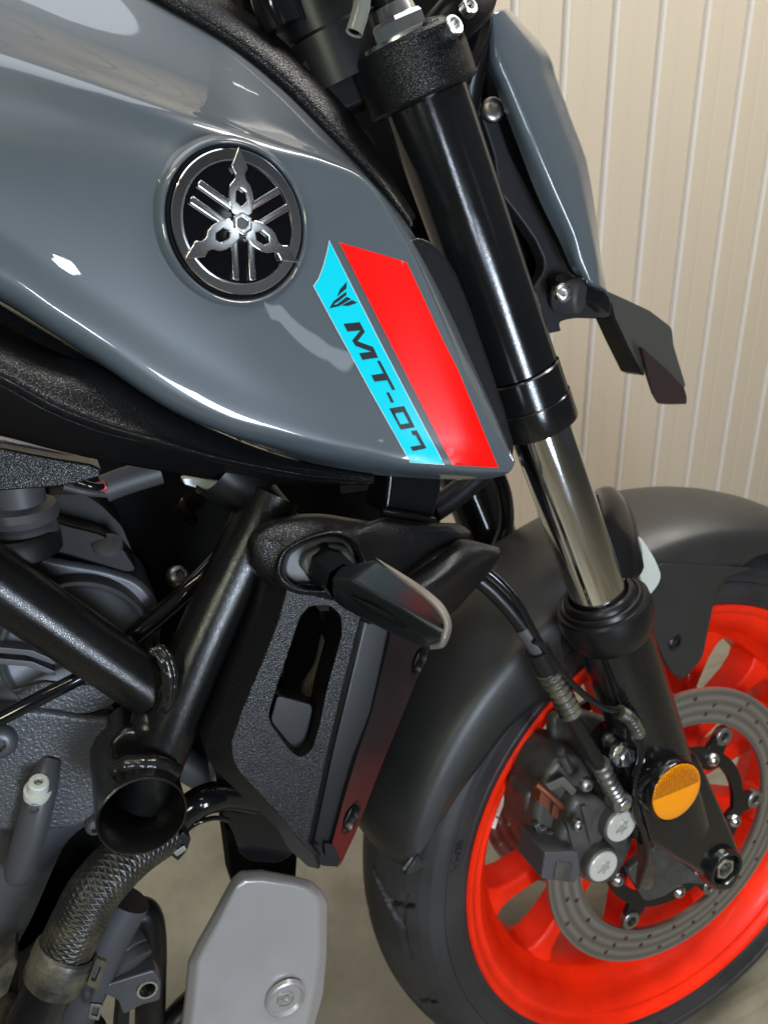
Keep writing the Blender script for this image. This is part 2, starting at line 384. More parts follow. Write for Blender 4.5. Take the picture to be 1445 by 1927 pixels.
def tube(name, pts, r, mat, parent=bike, seg=28, n=None, label=None, cap=True, wave=None, inner=None):
    path = smooth_path(pts, n or (1 if len(pts) == 2 else 10 * (len(pts) - 1))); N_ = len(path)
    rf = (lambda t: r) if not callable(r) and not isinstance(r, (list, tuple)) else (r if callable(r) else (lambda t: float(np.interp(t, np.linspace(0, 1, len(r)), r))))
    me = bpy.data.meshes.new(name); vs = []; fs = []; uv = []
    tan = [(path[min(i + 1, N_ - 1)] - path[max(i - 1, 0)]).normalized() for i in range(N_)]
    u = tan[0].orthogonal().normalized()
    for i, p in enumerate(path):
        u = (u - tan[i] * u.dot(tan[i])).normalized(); v = tan[i].cross(u)
        rr = rf(i / (N_ - 1))
        if wave: rr += wave(i / (N_ - 1))
        for k in range(seg):
            a = 2 * math.pi * k / seg; vs.append(p + (u * math.cos(a) + v * math.sin(a)) * rr)
    for i in range(N_ - 1):
        for k in range(seg):
            a = i * seg + k; b = i * seg + (k + 1) % seg; fs.append((a, b, b + seg, a + seg)); uv.append((k / seg, (k + 1) / seg, i / (N_ - 1), (i + 1) / (N_ - 1)))
    if cap:
        fs.append(tuple(range(seg))[::-1]); fs.append(tuple(range((N_ - 1) * seg, N_ * seg)))
    me = mesh_from(vs, fs, name); L = me.uv_layers.new(name='UVMap')
    for fi, q in enumerate(uv):
        ls = me.polygons[fi].loop_start
        for k, c in enumerate(((q[0], q[2]), (q[1], q[2]), (q[1], q[3]), (q[0], q[3]))): L.data[ls + k].uv = c
    return link(name, me, mat, parent, wn=False, label=label, ang=50)
def basis(ax):
    ax = Vector(ax).normalized(); u = Vector((0, 0, 1)) if abs(ax.z) < .9 else Vector((1, 0, 0))
    u = (u - ax * u.dot(ax)).normalized(); return ax, u, ax.cross(u)
def lathe(name, c, ax, prof, mat, parent=bike, seg=48, label=None, arc=None, loc=None, ang=40, wn=False, closed=True):
    """profile of (radius, height along axis) spun about the axis"""
    ax, u, v = basis(ax); vs = []; fs = []; c = Vector(c)
    a0, a1 = arc or (0, 2 * math.pi); full = arc is None; K = seg if full else seg + 1
    for (r, h) in prof:
        for k in range(K):
            a = a0 + (a1 - a0) * k / seg; vs.append(c + ax * h + (u * math.cos(a) + v * math.sin(a)) * r)
    for i in range(len(prof) - 1):
        for k in range(seg):
            k2 = (k + 1) % K; fs.append((i * K + k, i * K + k2, (i + 1) * K + k2, (i + 1) * K + k))
    bm = bmesh.new(); me = mesh_from(vs, fs); bm.from_mesh(me)
    bmesh.ops.remove_doubles(bm, verts=bm.verts, dist=1e-7); bmesh.ops.recalc_face_normals(bm, faces=bm.faces)
    bm.to_mesh(me); bm.free()
    return link(name, me, mat, parent, wn=wn, label=label, ang=ang, loc=loc)
def rings(name, c, ax, levels, mat, parent=bike, seg=24, label=None, cap=True):
    """stack of rings (shape, radius, height): shape 'c' circle, 'h' hexagon, 't' star"""
    ax, u, v = basis(ax); c = Vector(c); vs = []; fs = []
    for (sh, r, h) in levels:
        for k in range(seg):
            a = 2 * math.pi * k / seg; rr = r
            if sh == 'h':
                b = (a % (math.pi / 3)) - math.pi / 6; rr = r * math.cos(math.pi / 6) / math.cos(b)
            if sh == 't': rr = r * (1 + .22 * math.cos(6 * a))
            vs.append(c + ax * h + (u * math.cos(a) + v * math.sin(a)) * rr)
    for i in range(len(levels) - 1):
        for k in range(seg):
            k2 = (k + 1) % seg; fs.append((i * seg + k, i * seg + k2, (i + 1) * seg + k2, (i + 1) * seg + k))
    if cap:
        L0 = len(levels) - 1; fs.append(tuple(L0 * seg + k for k in range(seg)))
    bm = bmesh.new(); me = mesh_from(vs, fs); bm.from_mesh(me); bmesh.ops.recalc_face_normals(bm, faces=bm.faces); bm.to_mesh(me); bm.free()
    return link(name, me, mat, parent, wn=False, label=label, ang=30)
def socket_bolt(c, ax, r, h, mat=None, parent=bike, name='bolt', label=None):
    return rings(name, c, ax, [('c', r * .98, -h * .6), ('c', r, h * .8), ('c', r * .88, h), ('c', r * .60, h), ('h', r * .5, h * .9), ('h', r * .48, -h * .1), ('c', .0001, -h * .1)], mat or m_steel, parent, label=label)
def dome_bolt(c, ax, r, h, mat=None, parent=bike, name='bolt', label=None):
    return rings(name, c, ax, [('c', r, -h), ('c', r, 0), ('c', r * .96, h * .3), ('c', r * .8, h * .7), ('c', r * .5, h), ('h', r * .42, h), ('h', r * .4, h * .1), ('c', .0001, h * .1)], mat or m_dsteel, parent, label=label)
def hex_bolt(c, ax, r, h, mat=None, parent=bike, name='bolt', fl=1.35):
    return rings(name, c, ax, [('c', r * fl, -h * .6), ('c', r * fl, 0), ('c', r * fl * .95, h * .12), ('h', r, h * .12), ('h', r, h * .9), ('c', r * .8, h), ('c', .0001, h)], mat or m_steel, parent)
#SETTING
# ------------------------------------------------------------------ setting
def top(name, me, mat, kind=None, label=None, cat=None, loc=(0, 0, 0)):
    o = bpy.data.objects.new(name, me); COL.objects.link(o); me.materials.append(mat); o.location = loc
    if kind: o['kind'] = kind
    if label: o['label'] = label
    if cat: o['category'] = cat
    return o
fl = top('floor', mesh_from([(-7, -5, -.012), (9, -5, -.012), (9, 3, -.012), (-7, 3, -.012)], [(0, 1, 2, 3)]), m_floor, 'structure')
WY = .86                                        # distance of the panelled wall
wall = top('wall', mesh_from([(-4, WY + .02, -.012), (5, WY + .02, -.012), (5, WY + .02, 3.2), (-4, WY + .02, 3.2)], [(0, 3, 2, 1)]), m_wallp, 'structure')
PW = .103
def strip_mesh(prof, z0=-.012, z1=3.0):
    vs = []; fs = []
    for (x, y) in prof: vs += [(x, y, z0), (x, y, z1)]
    for i in range(len(prof) - 1): fs.append((2 * i, 2 * i + 2, 2 * i + 3, 2 * i + 1))
    return mesh_from(vs, fs)
pm = strip_mesh([(.004, .012), (.008, .002), (.012, 0), (.040, .0), (.046, .0016), (.050, .0), (.060, 0), (.091, 0), (.095, .002), (.099, .012)])
rm = strip_mesh([(-.0050, .012), (-.0045, -.001), (-.0022, -.006), (.0022, -.006), (.0045, -.001), (.0050, .012)])
pm.materials.append(m_wallp); rm.materials.append(m_rib); rm.shade_smooth()
for i in range(-14, 34):
    for nm, me in (('panel', pm), ('rib', rm)):
        o = bpy.data.objects.new(nm, me); COL.objects.link(o); o.parent = wall; o.location = (i * PW + .035, WY, 0)
# ------------------------------------------------------------------ front wheel (lathed about the axle)
def polar(r, deg, o): a = math.radians(deg); return Vector((r * math.cos(a), -o, r * math.sin(a)))
def wl_lathe(name, prof, mat, parent=bike, seg=160, **k):   # profile (r, o)
    return lathe(name, (0, 0, 0), NN, prof, mat, parent, seg=seg, loc=AX if parent is bike else None, **k)
# tyre with moulded grooves
REL[0] = True
def build_tyre():
    prof = [(.214, .046), (.222, .054), (.232, .0565), (.243, .0592), (.252, .0612), (.260, .0612), (.268, .0588), (.276, .0536), (.284, .0455), (.2905, .0365), (.2955, .027), (.2995, .0165), (.3014, .008), (.302, 0)]
    pts = []
    for i in range(len(prof) - 1):
        for k in range(7):
            u = k / 7; pts.append((prof[i][0] * (1 - u) + prof[i + 1][0] * u, prof[i][1] * (1 - u) + prof[i + 1][1] * u))
    pts.append(prof[-1]); full = pts + [(r, -o) for r, o in pts[-2::-1]]
    K = 1440; vs = []; fs = []; m = len(full)
    for i, (r, o) in enumerate(full):
        for k in range(K):
            a = 2 * math.pi * k / K; rr = r; oo = o; s = abs(o)
            if r > .2655 and s < .0595:
                side = 1 if o > 0 else -1
                ph = (math.degrees(a) + (0 if side > 0 else 12)) % 24
                w = (s - .006) / .047
                if 0 < w < 1:
                    c0 = 3 + 13 * w ** 1.5; c1 = 9 - 3.0 * w
                    g = min(1, max(0, 1 - abs(ph - c0) / .85) * 3) * min(1, max(0, (.84 - w) * 8)) * min(1, w * 8)
                    h = min(1, max(0, 1 - abs(ph - c1) / .6) * 3) * min(1, max(0, (w - .45) * 8)) * min(1, max(0, (.97 - w) * 9))
                    q = min(1, max(0, 1 - abs(w - .80 - .04 * math.cos(math.radians(ph * 15))) / .055) * 3) * (1 if 4 < ph < 19 else 0)
                    rr -= .0055 * max(g, h) + .0016 * q
            vs.append((rr * math.cos(a), -oo, rr * math.sin(a)))
    for i in range(m - 1):
        for k in range(K):
            k2 = (k + 1) % K; fs.append((i * K + k, (i + 1) * K + k, (i + 1) * K + k2, i * K + k2))
    me = mesh_from(vs, fs); bm = bmesh.new(); bm.from_mesh(me); bmesh.ops.recalc_face_normals(bm, faces=bm.faces); bm.to_mesh(me); bm.free()
    return link('front_tyre', me, m_tyre, wn=False, ang=38, loc=AX)
tyre = build_tyre()
wl_lathe('bead_ring', [(.236, .0572), (.2375, .0584), (.239, .0578)], m_tyre, tyre)
wl_lathe('bead_ring', [(.2535, .0610), (.2545, .0622), (.2556, .0610)], m_tyre, tyre)
rim = wl_lathe('wheel_rim', [(.2225, .050), (.2300, .0545), (.2318, .0575), (.2300, .0598), (.2270, .0596), (.2245, .0570), (.2215, .0535), (.2190, .0525), (.2160, .0535), (.2125, .0510), (.2060, .0430), (.2010, .0345), (.1985, .026), (.1915, .0210), (.1900, .0180), (.1900, -.018), (.1915, -.021), (.1985, -.026),
                         (.2060, -.043), (.2125, -.051), (.2190, -.0525), (.2245, -.057), (.2270, -.0596), (.2300, -.0598), (.2318, -.0575), (.2225, -.050), (.205, -.02), (.205, .02), (.2225, .05)], m_rim, ang=50)
def spoke_mesh():
    L = [(.028, .014), (.06, .0115), (.10, .0100), (.140, .0100), (.165, .0100), (.180, .0135), (.1905, .022), (.194, .030)]
    bm = bmesh.new(); rr = []
    for (r, w) in L:
        d = .0165 + .004 * (r - .1) / .1; c = .34
        sec = [(-w, -d * .8), (-w, d * .8), (-w * c, d), (w * c, d), (w, d * .8), (w, -d * .8), (w * c, -d), (-w * c, -d)]
        rr.append([bm.verts.new((r, -o, z)) for z, o in sec])
    for i in range(len(rr) - 1):
        for k in range(8): bm.faces.new([rr[i][k], rr[i][(k + 1) % 8], rr[i + 1][(k + 1) % 8], rr[i + 1][k]])
    return finish(bm, .0018, 2, 30)
sm = None
for (h, r_) in [(40, 35), (60, 64), (112, 106), (145, 154), (-158, -167), (-146, -135), (-87, -97), (-76, -62), (-15, -25), (-4, 8)]:
    if sm is None:
        o = link('spoke', spoke_mesh(), m_rim, rim, loc=(0, 0, 0)); sm = o
    else: o = sm.copy(); COL.objects.link(o)
    p0, p1 = polar(.028, h, 0), polar(.194, r_, 0); dv = (p1 - p0).normalized(); ang = math.atan2(dv.z, dv.x)
    o.rotation_euler = (0, -ang, 0); o.location = p1 - dv * .194
wl_lathe('hub', [(.012, .058), (.040, .056), (.044, .05), (.038, .036), (.036, 0), (.038, -.036), (.044, -.05), (.04, -.056), (.012, -.058)], m_rim, rim, seg=64)
# rim weights (pale strip inside the rim)
for a0, a1 in ((141.2, 146.5), (147, 149.8), (150.2, 155.6), (156, 158.8)):
    st = [(.2128, .0512), (.2100, .0478), (.2078, .0500), (.2108, .0535), (.2128, .0512)]
    A0, A1 = math.radians(a0), math.radians(a1); vs = []; fs = []; K = 8
    for (r, o_) in st[:-1]:
        for k in range(K + 1):
            a = A0 + (A1 - A0) * k / K; vs.append((r * math.cos(a), -o_, r * math.sin(a)))
    for i in range(4):
        for k in range(K):
            j = (i + 1) % 4; fs.append((i * (K + 1) + k, i * (K + 1) + k + 1, j * (K + 1) + k + 1, j * (K + 1) + k))
    link('balance_weight', mesh_from(vs, fs), m_cream, rim, wn=False)
# brake discs
def disc_mesh(r0=.1135, r1=.149, th=.0045):
    hol = []
    for k in range(36):
        a = 10 * k
        hol.append(([.1225, .1315, .1405][k % 3], a + (k % 3) * 1.2)); 
        if k % 2: hol.append(([.1405, .1225, .1315][k % 3], a + 5))
    outer = [(r1 * math.cos(t), r1 * math.sin(t)) for t in np.linspace(0, 2 * math.pi, 181)[:-1]]
    inner = [(r0 * math.cos(t), r0 * math.sin(t)) for t in np.linspace(0, 2 * math.pi, 121)[:-1]]
    hs = [[(r * math.cos(math.radians(a)) + .0027 * math.cos(t), r * math.sin(math.radians(a)) + .0027 * math.sin(t)) for t in np.linspace(0, 2 * math.pi, 11)[:-1]] for r, a in hol]
    V2, F = triangulate([(x * 1000, y * 1000) for x, y in outer], [[(x * 1000, y * 1000) for x, y in h] for h in [inner] + hs])
    n = len(V2); bm = bmesh.new()
    vs = [bm.verts.new((x / 1000, -th / 2, y / 1000)) for x, y in V2] + [bm.verts.new((x / 1000, th / 2, y / 1000)) for x, y in V2]
    cnt = set()
    for f in F:
        bm.faces.new([vs[i] for i in f]); bm.faces.new([vs[i + n] for i in reversed(f)])
        for i in range(3): cnt.add((f[i], f[(i + 1) % 3]))
    for (a, b) in cnt:
        if (b, a) not in cnt: bm.faces.new([vs[b], vs[a], vs[a + n], vs[b + n]])
    for v in [v for v in bm.verts if not v.link_faces]: bm.verts.remove(v)
    bmesh.ops.recalc_face_normals(bm, faces=bm.faces)
    me = bpy.data.meshes.new('disc'); bm.to_mesh(me); bm.free(); return me
def carrier_mesh(th=.005):
    arms = [57 + 60 * k for k in range(6)]; bl = [57 + 72 * k for k in range(5)]
    out = []; inn = []
    for k in range(360):
        d = min(abs((k - a + 180) % 360 - 180) for a in arms); e_ = min(abs((k - a + 180) % 360 - 180) for a in bl)
        r = .087 + .0215 * max(0, 1 - (d / 7.5) ** 2) ** .7 if d < 7.5 else .087
        q = .0735 - .0085 * max(0, 1 - (e_ / 10) ** 2) ** .8 if e_ < 10 else .0735
        t = math.radians(k); out.append((r * 1000 * math.cos(t), r * 1000 * math.sin(t))); inn.append((q * 1000 * math.cos(t), q * 1000 * math.sin(t)))
    V2, F = triangulate(out, [inn]); n = len(V2); bm = bmesh.new()
    vs = [bm.verts.new((x / 1000, -th / 2, y / 1000)) for x, y in V2] + [bm.verts.new((x / 1000, th / 2, y / 1000)) for x, y in V2]
    cnt = set()
    for f in F:
        bm.faces.new([vs[i] for i in f]); bm.faces.new([vs[i + n] for i in reversed(f)])
        for i in range(3): cnt.add((f[i], f[(i + 1) % 3]))
    for (a, b) in cnt:
        if (b, a) not in cnt: bm.faces.new([vs[b], vs[a], vs[a + n], vs[b + n]])
    for v in [v for v in bm.verts if not v.link_faces]: bm.verts.remove(v)
    return finish(bm, .0007, 2, 40)
dm = disc_mesh(); cm = carrier_mesh()
for side in (1, -1):
    d = link('brake_disc', dm if side > 0 else dm.copy(), m_disc if side > 0 else None, wn=False, ang=30, loc=AX + NN * .059 * side,
             label=None if side > 0 else 'far side brake disc seen between the spokes')
    c = link('disc_carrier', cm if side > 0 else cm.copy(), m_satin if side > 0 else None, d, loc=(0, 0, 0))
    for k in range(6):
        p = polar(.1025, 57 + 60 * k, 0)
        rings('disc_button', p, NN * side, [('c', .0098, -.003), ('c', .0098, .0035), ('c', .0088, .0045), ('c', .0052, .0045), ('c', .0046, .0015), ('c', .0001, .0015)], m_dsteel, d)
    if side > 0:
        for k in range(5): dome_bolt(polar(.0775, 57 + 72 * k, .003), NN, .0072, .005, m_steel, d, 'disc_bolt')
# ------------------------------------------------------------------ front fender
REL[0] = False
def fender(name, angs, rl, o_sk=.073, cr=.327, th=.003, mat=m_fend, ends=None, label=None, nang=140):
    A = np.linspace(angs[0], angs[1], nang); sec = []
    def section(a):
        low = float(np.interp(a, [x for x, _ in rl], [y for _, y in rl]))
        hc = cr
        if ends:
            hc = cr - float(np.interp(a, [x for x, _ in ends], [y for _, y in ends]))
        s = [(hc, 0)]
        for t in (12, 24, 34, 43, 51, 58): 
            s.append((hc - .026 * (1 - math.cos(math.radians(t))) * 1.6, .066 * math.sin(math.radians(t)) / math.sin(math.radians(58))))
        last = s[-1]
        s += [(last[0] - .004, .0700), (last[0] - .010, o_sk - .0012), (max(low + .001, last[0] - .020), o_sk)]
        m = s[-1]
        for u in (.25, .5, .75, 1): s.append((m[0] * (1 - u) + low * u, o_sk + .001 - .004 * u))
        return s
    vs = []; fs = []
    for a in A:
        s = section(a); full = [(r, -o) for r, o in s[:0:-1]] + s; m = len(full)
        for (r, o) in full: vs.append(polar(r, a, o))
    for i in range(len(A) - 1):
        for k in range(m - 1): q = i * m + k; fs.append((q, q + 1, q + m + 1, q + m))
    bm = bmesh.new(); me = mesh_from(vs, fs); bm.from_mesh(me)
    bm.faces.ensure_lookup_table(); s = sum(1 if f.normal.dot(f.calc_center_median()) > 0 else -1 for f in list(bm.faces)[::13])
    if s < 0: bmesh.ops.reverse_faces(bm, faces=bm.faces)
    bm.to_mesh(me); bm.free()
    o = link(name, me, mat, wn=False, label=label, ang=60, loc=AX)
    md = o.modifiers.new('thickness', 'SOLIDIFY'); md.thickness = th; md.offset = -1
    return o
fen = fender('front_fender', (44, 163.5), [(44, .300), (66, .292), (74, .283), (81, .262), (84, .236), (87, .186), (90, .174), (93, .173), (97, .190), (99.5, .235), (102, .272), (106, .296), (114, .298), (118, .290), (121, .252), (123, .244), (126, .243), (129, .254), (135, .262), (144, .268), (154, .280), (159, .291), (163.5, .304)],
             ends=[(44, 0), (158, 0), (161, .002), (163.5, .009)])
dome_bolt(P(1267, 1207, .0735), NN, .0085, .004, m_satin, fen, 'fender_bolt')
lathe('washer', P(1267, 1207, .073), NN, [(.0125, -.002), (.0125, .0008), (.011, .0014), (.008, .0008)], m_fend, fen, seg=28)
prism('pale_reflector_tab', rc([(1192, 1006), (1207, 1012), (1232, 1050), (1245, 1082), (1240, 1100), (1222, 1122), (1210, 1118)], 12), .080, .004, m_slabel, fen, .001)
prism('tongue_panel', rc([(1205, 1130), (1240, 1060), (1420, 1070), (1352, 1090), (1322, 1240), (1290, 1274), (1268, 1272), (1246, 1235)], 14), .0755, .003, m_fend, fen, .001)
# ------------------------------------------------------------------ fork
FB, FT = P(1190, 1300, .112), P(803, 200, .112)
fd = (FT - FB).normalized()                       # up along the fork leg
def F(y):                                         # point of the leg axis seen at photo height y
    x = 1190 + (803 - 1190) * (1300 - y) / 1100
    return P(x, y, .112)
def flathe(name, y, prof, mat, parent=bike, seg=72, off=0, **k):
    k.setdefault('ang', 26); return lathe(name, F(y) + Vector((0, off, 0)), fd, prof, mat, parent, seg=seg, **k)
def H(y0, y1): return (F(y1) - F(y0)).length
cov = flathe('fork_cover', 695, [(.0235, 0), (.0247, .0006), (.0247, H(695, 186) - .001), (.0238, H(695, 186)), (.020, H(695, 186))], m_fork)
tubeL = flathe('fork_tube', 1190, [(.0205, 0), (.0205, H(1190, 795))], m_chrome)
flathe('fork_tube', 188, [(.0225, -.01), (.0225, H(188, 150))], m_chrome, label='bare metal ring of the fork under the top clamp')
col = flathe('fork_collar', 801, [(.0215, -.0005), (.0255, 0), (.0263, .0004), (.0266, .0012), (.0266, H(801, 752) - .0008), (.0260, H(801, 752))], m_fork, bike)
flathe('fork_collar', 752, [(.0247, 0), (.0257, .0004), (.0257, H(752, 697) - .001), (.0247, H(752, 697))], m_fork, bike)
seal = flathe('dust_seal', 1170, [(.0290, -.012), (.0325, -.006), (.0350, .003), (.0355, .012), (.0350, .0185), (.0335, .0205), (.0310, .0205), (.0300, .0235), (.0288, .0240), (.0270, .0235), (.0262, .0265), (.0250, .0280), (.0228, .0285), (.0212, .0260), (.0207, .0225)], m_satin)
leg = flathe('fork_lower', 1500, [(.010, -.040), (.026, -.030), (.0272, 0), (.0285, H(1500, 1330)), (.0292, H(1500, 1175)), (.0292, H(1500, 1160))], m_fork, seg=72)
prism('axle_casting', rc([(1190, 1470), (1215, 1415), (1316, 1420), (1352, 1500), (1378, 1560, 30), (1399, 1612, 20), (1398, 1652, 20), (1374, 1684, 20), (1344, 1682, 20), (1322, 1648), (1282, 1625), (1225, 1590)], 16), .132, .05, m_fork, leg, .006, 4)
ax_c = P(1362, 1634, .135)
lathe('axle_boss', ax_c, NN, [(.0185, -.03), (.0185, .002), (.0178, .0036), (.0150, .0036), (.0142, .002), (.0140, -.012), (.003, -.012)], m_fork, leg, seg=48)
rings('axle_nut', ax_c, NN, [('h', .0118, -.012), ('h', .0118, -.001), ('h', .0102, .002), ('c', .0070, .002), ('c', .0066, -.004), ('c', .0001, -.004)], m_steel, leg)
# fork guard: curved plate standing up from the dust seal
rows = [[(1124, 930, .095), (1130, 990, .098), (1152, 1040, .108), (1176, 1092, .120)],
        [(1130, 917, .075), (1152, 965, .080), (1176, 1020, .098), (1194, 1090, .115)],
        [(1152, 916, .055), (1176, 952, .062), (1196, 1010, .085), (1206, 1080, .105)],
        [(1168, 928, .045), (1188, 960, .052), (1204, 1012, .075), (1212, 1068, .098)]]
loft('fork_guard', rows, m_gloss, nu=30, nv=16, thick=.0025)
flathe('fork_leg_far', 1500, [(.0285, 0), (.029, .10)], m_dark, off=.21) if False else None
# far-side leg glimpsed under the tank
pf = P(893, 940, -.108)
lathe('far_fork_cover', pf, fd, [(.020, -.055), (.0275, -.050), (.028, -.02), (.0265, -.018), (.0265, .25)], m_gloss, label='far side fork leg glimpsed under the tank wing')
tube('far_hose', [P(930, 880, -.06), P(948, 930, -.06), P(952, 985, -.06), P(938, 1030, -.06)], .0075, m_gloss)
tube('link_rod', [P(815, 960, .05), P(858, 930, .05), P(910, 885, .05)], .0095, m_satin)
# top clamp
cl = flathe('top_clamp', 186, [(.0250, -.001), (.0302, 0), (.0318, .0015), (.0318, H(186, 78) - .002), (.0305, H(186, 78)), (.0220, H(186, 78))], m_tex, seg=80)
prism('clamp_plate', rc([(560, 130), (586, 84), (662, 92), (735, 60), (775, 110), (742, 175), (690, 190), (655, 205), (585, 195)], 8), .100, .05, m_matt, cl, .003, 3)
flathe('top_washer', 75, [(.0250, -.002), (.0254, 0), (.0250, .0018), (.0200, .0022), (.0165, .0022)], m_steel, cl)
rings('top_nut', F(70), fd, [('h', .0165, -.002), ('h', .0165, .0075), ('h', .0150, .0095), ('c', .0120, .0100), ('c', .0112, .016), ('c', .0001, .016)], m_steel, cl)
tube('stem_cap', [F(45), F(-20)], .0085, m_satin, cl)
lob = prism('clamp_lug', rc([(800, 30), (835, 22), (868, 30), (880, 60), (868, 86), (838, 108), (812, 112), (790, 90)], 14), .140, .045, m_tex, cl, .005, 3)
socket_bolt(P(851, 51, .142), Vector((.22, -1, .35)).normalized(), .0054, .003, m_steel, cl, 'clamp_bolt')
lug2 = lathe('bar_clamp_lug', P(868, 22, .118), Vector((.2, -1, .3)), [(.0001, -.02), (.0125, -.02), (.0125, .012), (.0105, .016), (.006, .017), (.0001, .017)], m_satin, cl, seg=36)
socket_bolt(P(880, 15, .136), Vector((.22, -1, .35)).normalized(), .0046, .003, m_steel, cl, 'clamp_bolt')
tube('clutch_cable', [P(880, -30, .10), P(905, 30, .10), P(890, 90, .09), P(868, 150, .08)], .006, m_gloss)
tube('throttle_hose', [P(908, 30, .085), P(893, 100, .08), P(878, 190, .07), P(885, 260, .06)], .009, m_satin)
# steering head and parts behind the forks
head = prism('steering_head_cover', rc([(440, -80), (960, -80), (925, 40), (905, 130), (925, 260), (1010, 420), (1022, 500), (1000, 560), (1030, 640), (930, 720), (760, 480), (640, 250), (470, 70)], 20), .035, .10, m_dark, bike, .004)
prism('head_bracket', rc([(585, 205), (650, 215), (705, 260), (770, 460), (720, 360), (640, 300)], 14), .070, .03, m_satin, head, .003)
lathe('ignition_barrel', P(608, 30, .08), fd, [(.034, -.035), (.034, -.010), (.031, -.008), (.031, .05)], m_satin, head, seg=48)
tube('brake_hose_loop', [P(505, -40, .10), P(520, 10, .10), P(536, 50, .10)], [.012, .012, .011], m_gloss, head)
tube('clear_breather_tube', [P(682, -40, .15), P(680, 10, .15), P(666, 62, .15)], .0042, m_clear, head, cap=False)
tube('clear_breather_tube', [P(682, -40, .15), P(680, 10, .15), P(666.5, 60, .15)], .0024, m_dark, head, cap=True)
tube('black_hose', [P(745, -60, .10), P(738, -20, .10), P(735, 40, .10)], .010, m_satin, head)
# ------------------------------------------------------------------ fuel tank
T0 = [(-200, -330, .085), (0, -170, .090), (140, -85, .095), (287, 0, .100), (425, 80, .106), (520, 155, .110), (600, 235, .116), (695, 335, .126), (772, 430, .138), (821, 526, .148), (880, 662, .158), (935, 787, .166), (966, 862, .168)]
T1 = [(-200, -120, .118), (0, -20, .122), (133, 45, .126), (283, 112, .130), (423, 172, .134), (520, 224, .137), (605, 275, .141), (694, 338, .145), (764, 434, .150), (812, 528, .158), (872, 664, .167), (930, 789, .174), (968, 868, .174)]
T2 = [(-200, 60, .157), (0, 110, .158), (130, 150, .159), (280, 200, .160), (420, 248, .159), (520, 280, .157), (610, 305, .154), (690, 345, .153), (755, 443, .157), (802, 536, .165), (861, 670, .174), (921, 796, .180), (968, 873, .178)]
T3 = [(-200, 230, .171), (0, 270, .171), (120, 302, .1712), (240, 340, .171), (350, 378, .169), (450, 408, .166), (540, 436, .161), (640, 470, .157), (715, 540, .159), (772, 608, .166), (835, 715, .175), (900, 816, .183), (966, 878, .179)]
T4 = [(-200, 360, .1705), (0, 430, .1705), (110, 500, .1705), (220, 568, .1705), (330, 640, .1700), (430, 698, .1692), (520, 740, .1685), (610, 768, .1675), (690, 788, .1675), (750, 803, .170), (810, 828, .176), (886, 848, .183), (963, 883, .178)]
T5 = [(-200, 446, .1655), (0, 553, .1655), (90, 611, .1655), (178, 666, .1655), (312, 755, .1655), (430, 807, .165), (530, 832, .1645), (612, 850, .165), (700, 863, .167), (762, 875, .171), (820, 882, .1765), (888, 887, .181), (958, 889, .177)]
T6 = [(-200, 460, .100), (0, 567, .104), (90, 620, .108), (173, 673, .112), (311, 763, .118), (420, 815, .124), (500, 846, .129), (590, 874, .135), (697, 893, .142), (770, 899, .148), (850, 903, .154), (915, 902, .162), (950, 894, .170)]
for _r in (T0, T1, T2, T3, T4, T5, T6):
    for _k, _d in ((8, .001), (9, .0035), (10, .006), (11, .009), (12, .010)): _r[_k] = (_r[_k][0], _r[_k][1], _r[_k][2] - _d)
def mixrow(A, B, f): return [tuple(a * (1 - f(i)) + b * f(i) for a, b in zip(p, q)) for i, (p, q) in enumerate(zip(A, B))]
T1b = mixrow(T2, T1, lambda i: .45 - .15 * min(1, i / 6)); T2b = mixrow(T2, T3, lambda i: .40 - .15 * min(1, i / 6))
tank = loft('fuel_tank', [T0, T1, T1b, T2, T2b, T3, T4, T5, T6], m_paint, nu=200, nv=128, thick=.004)
_tm = tank.data
BVT = BVHTree.FromPolygons([v.co.copy() for v in _tm.vertices], [tuple(p.vertices) for p in _tm.polygons])
def on_tank(x, y, h=0.):
    d = Vector(RlT @ np.array([(x - 722.5) / FP, (y - 963.5) / FP, 1.])).normalized()
    hit, nrm, _, _ = BVT.ray_cast(cL, d)
    if hit is None: hit = P(x, y, .165); nrm = NN
    if nrm.dot(cL - hit) < 0: nrm = -nrm
    return hit + nrm * h
def decal(name, poly, h, mat, holes=(), parent=None, label=None, step=14):
    xs = [p[0] for p in poly]; ys = [p[1] for p in poly]; ex = []
    y = min(ys) + step / 2
    while y < max(ys):
        x = min(xs) + step / 2
        while x < max(xs):
            if inpoly(x, y, poly) and not any(inpoly(x, y, q) for q in holes): ex.append((x, y))
            x += step
        y += step
    dp = []
    for i in range(len(poly)):
        a, b = poly[i], poly[(i + 1) % len(poly)]; L_ = math.hypot(b[0] - a[0], b[1] - a[1]); m = max(1, int(L_ / step))
        dp += [(a[0] + (b[0] - a[0]) * k / m, a[1] + (b[1] - a[1]) * k / m) for k in range(m)]
    V2, F_ = triangulate(dp, holes, ex)
    vs = [on_tank(px, py, h) for px, py in V2]
    me = mesh_from(vs, F_); bm = bmesh.new(); bm.from_mesh(me); bmesh.ops.recalc_face_normals(bm, faces=bm.faces); bm.to_mesh(me); bm.free()
    return link(name, me, mat, parent or tank, wn=False, label=label, ang=80)
def z5(pts): return [(590 + x / 5.352, 420 + y / 5.352) for x, y in pts]
def z6(pts): return [(690 + x / 5.352, 640 + y / 5.352) for x, y in pts]
TEAL = [(619.5, 453.3), (616.2, 472), (608.7, 500), (599.5, 524.6), (590.2, 538), (631, 614), (701.5, 743), (772, 869), (834.8, 873.6), (766, 743), (712.4, 640), (665, 546)]
RED = [(638.2, 455.9), (701, 474), (764.7, 492.9), (833, 640), (860, 693), (937, 879.7), (851, 874.5), (731.5, 640)]
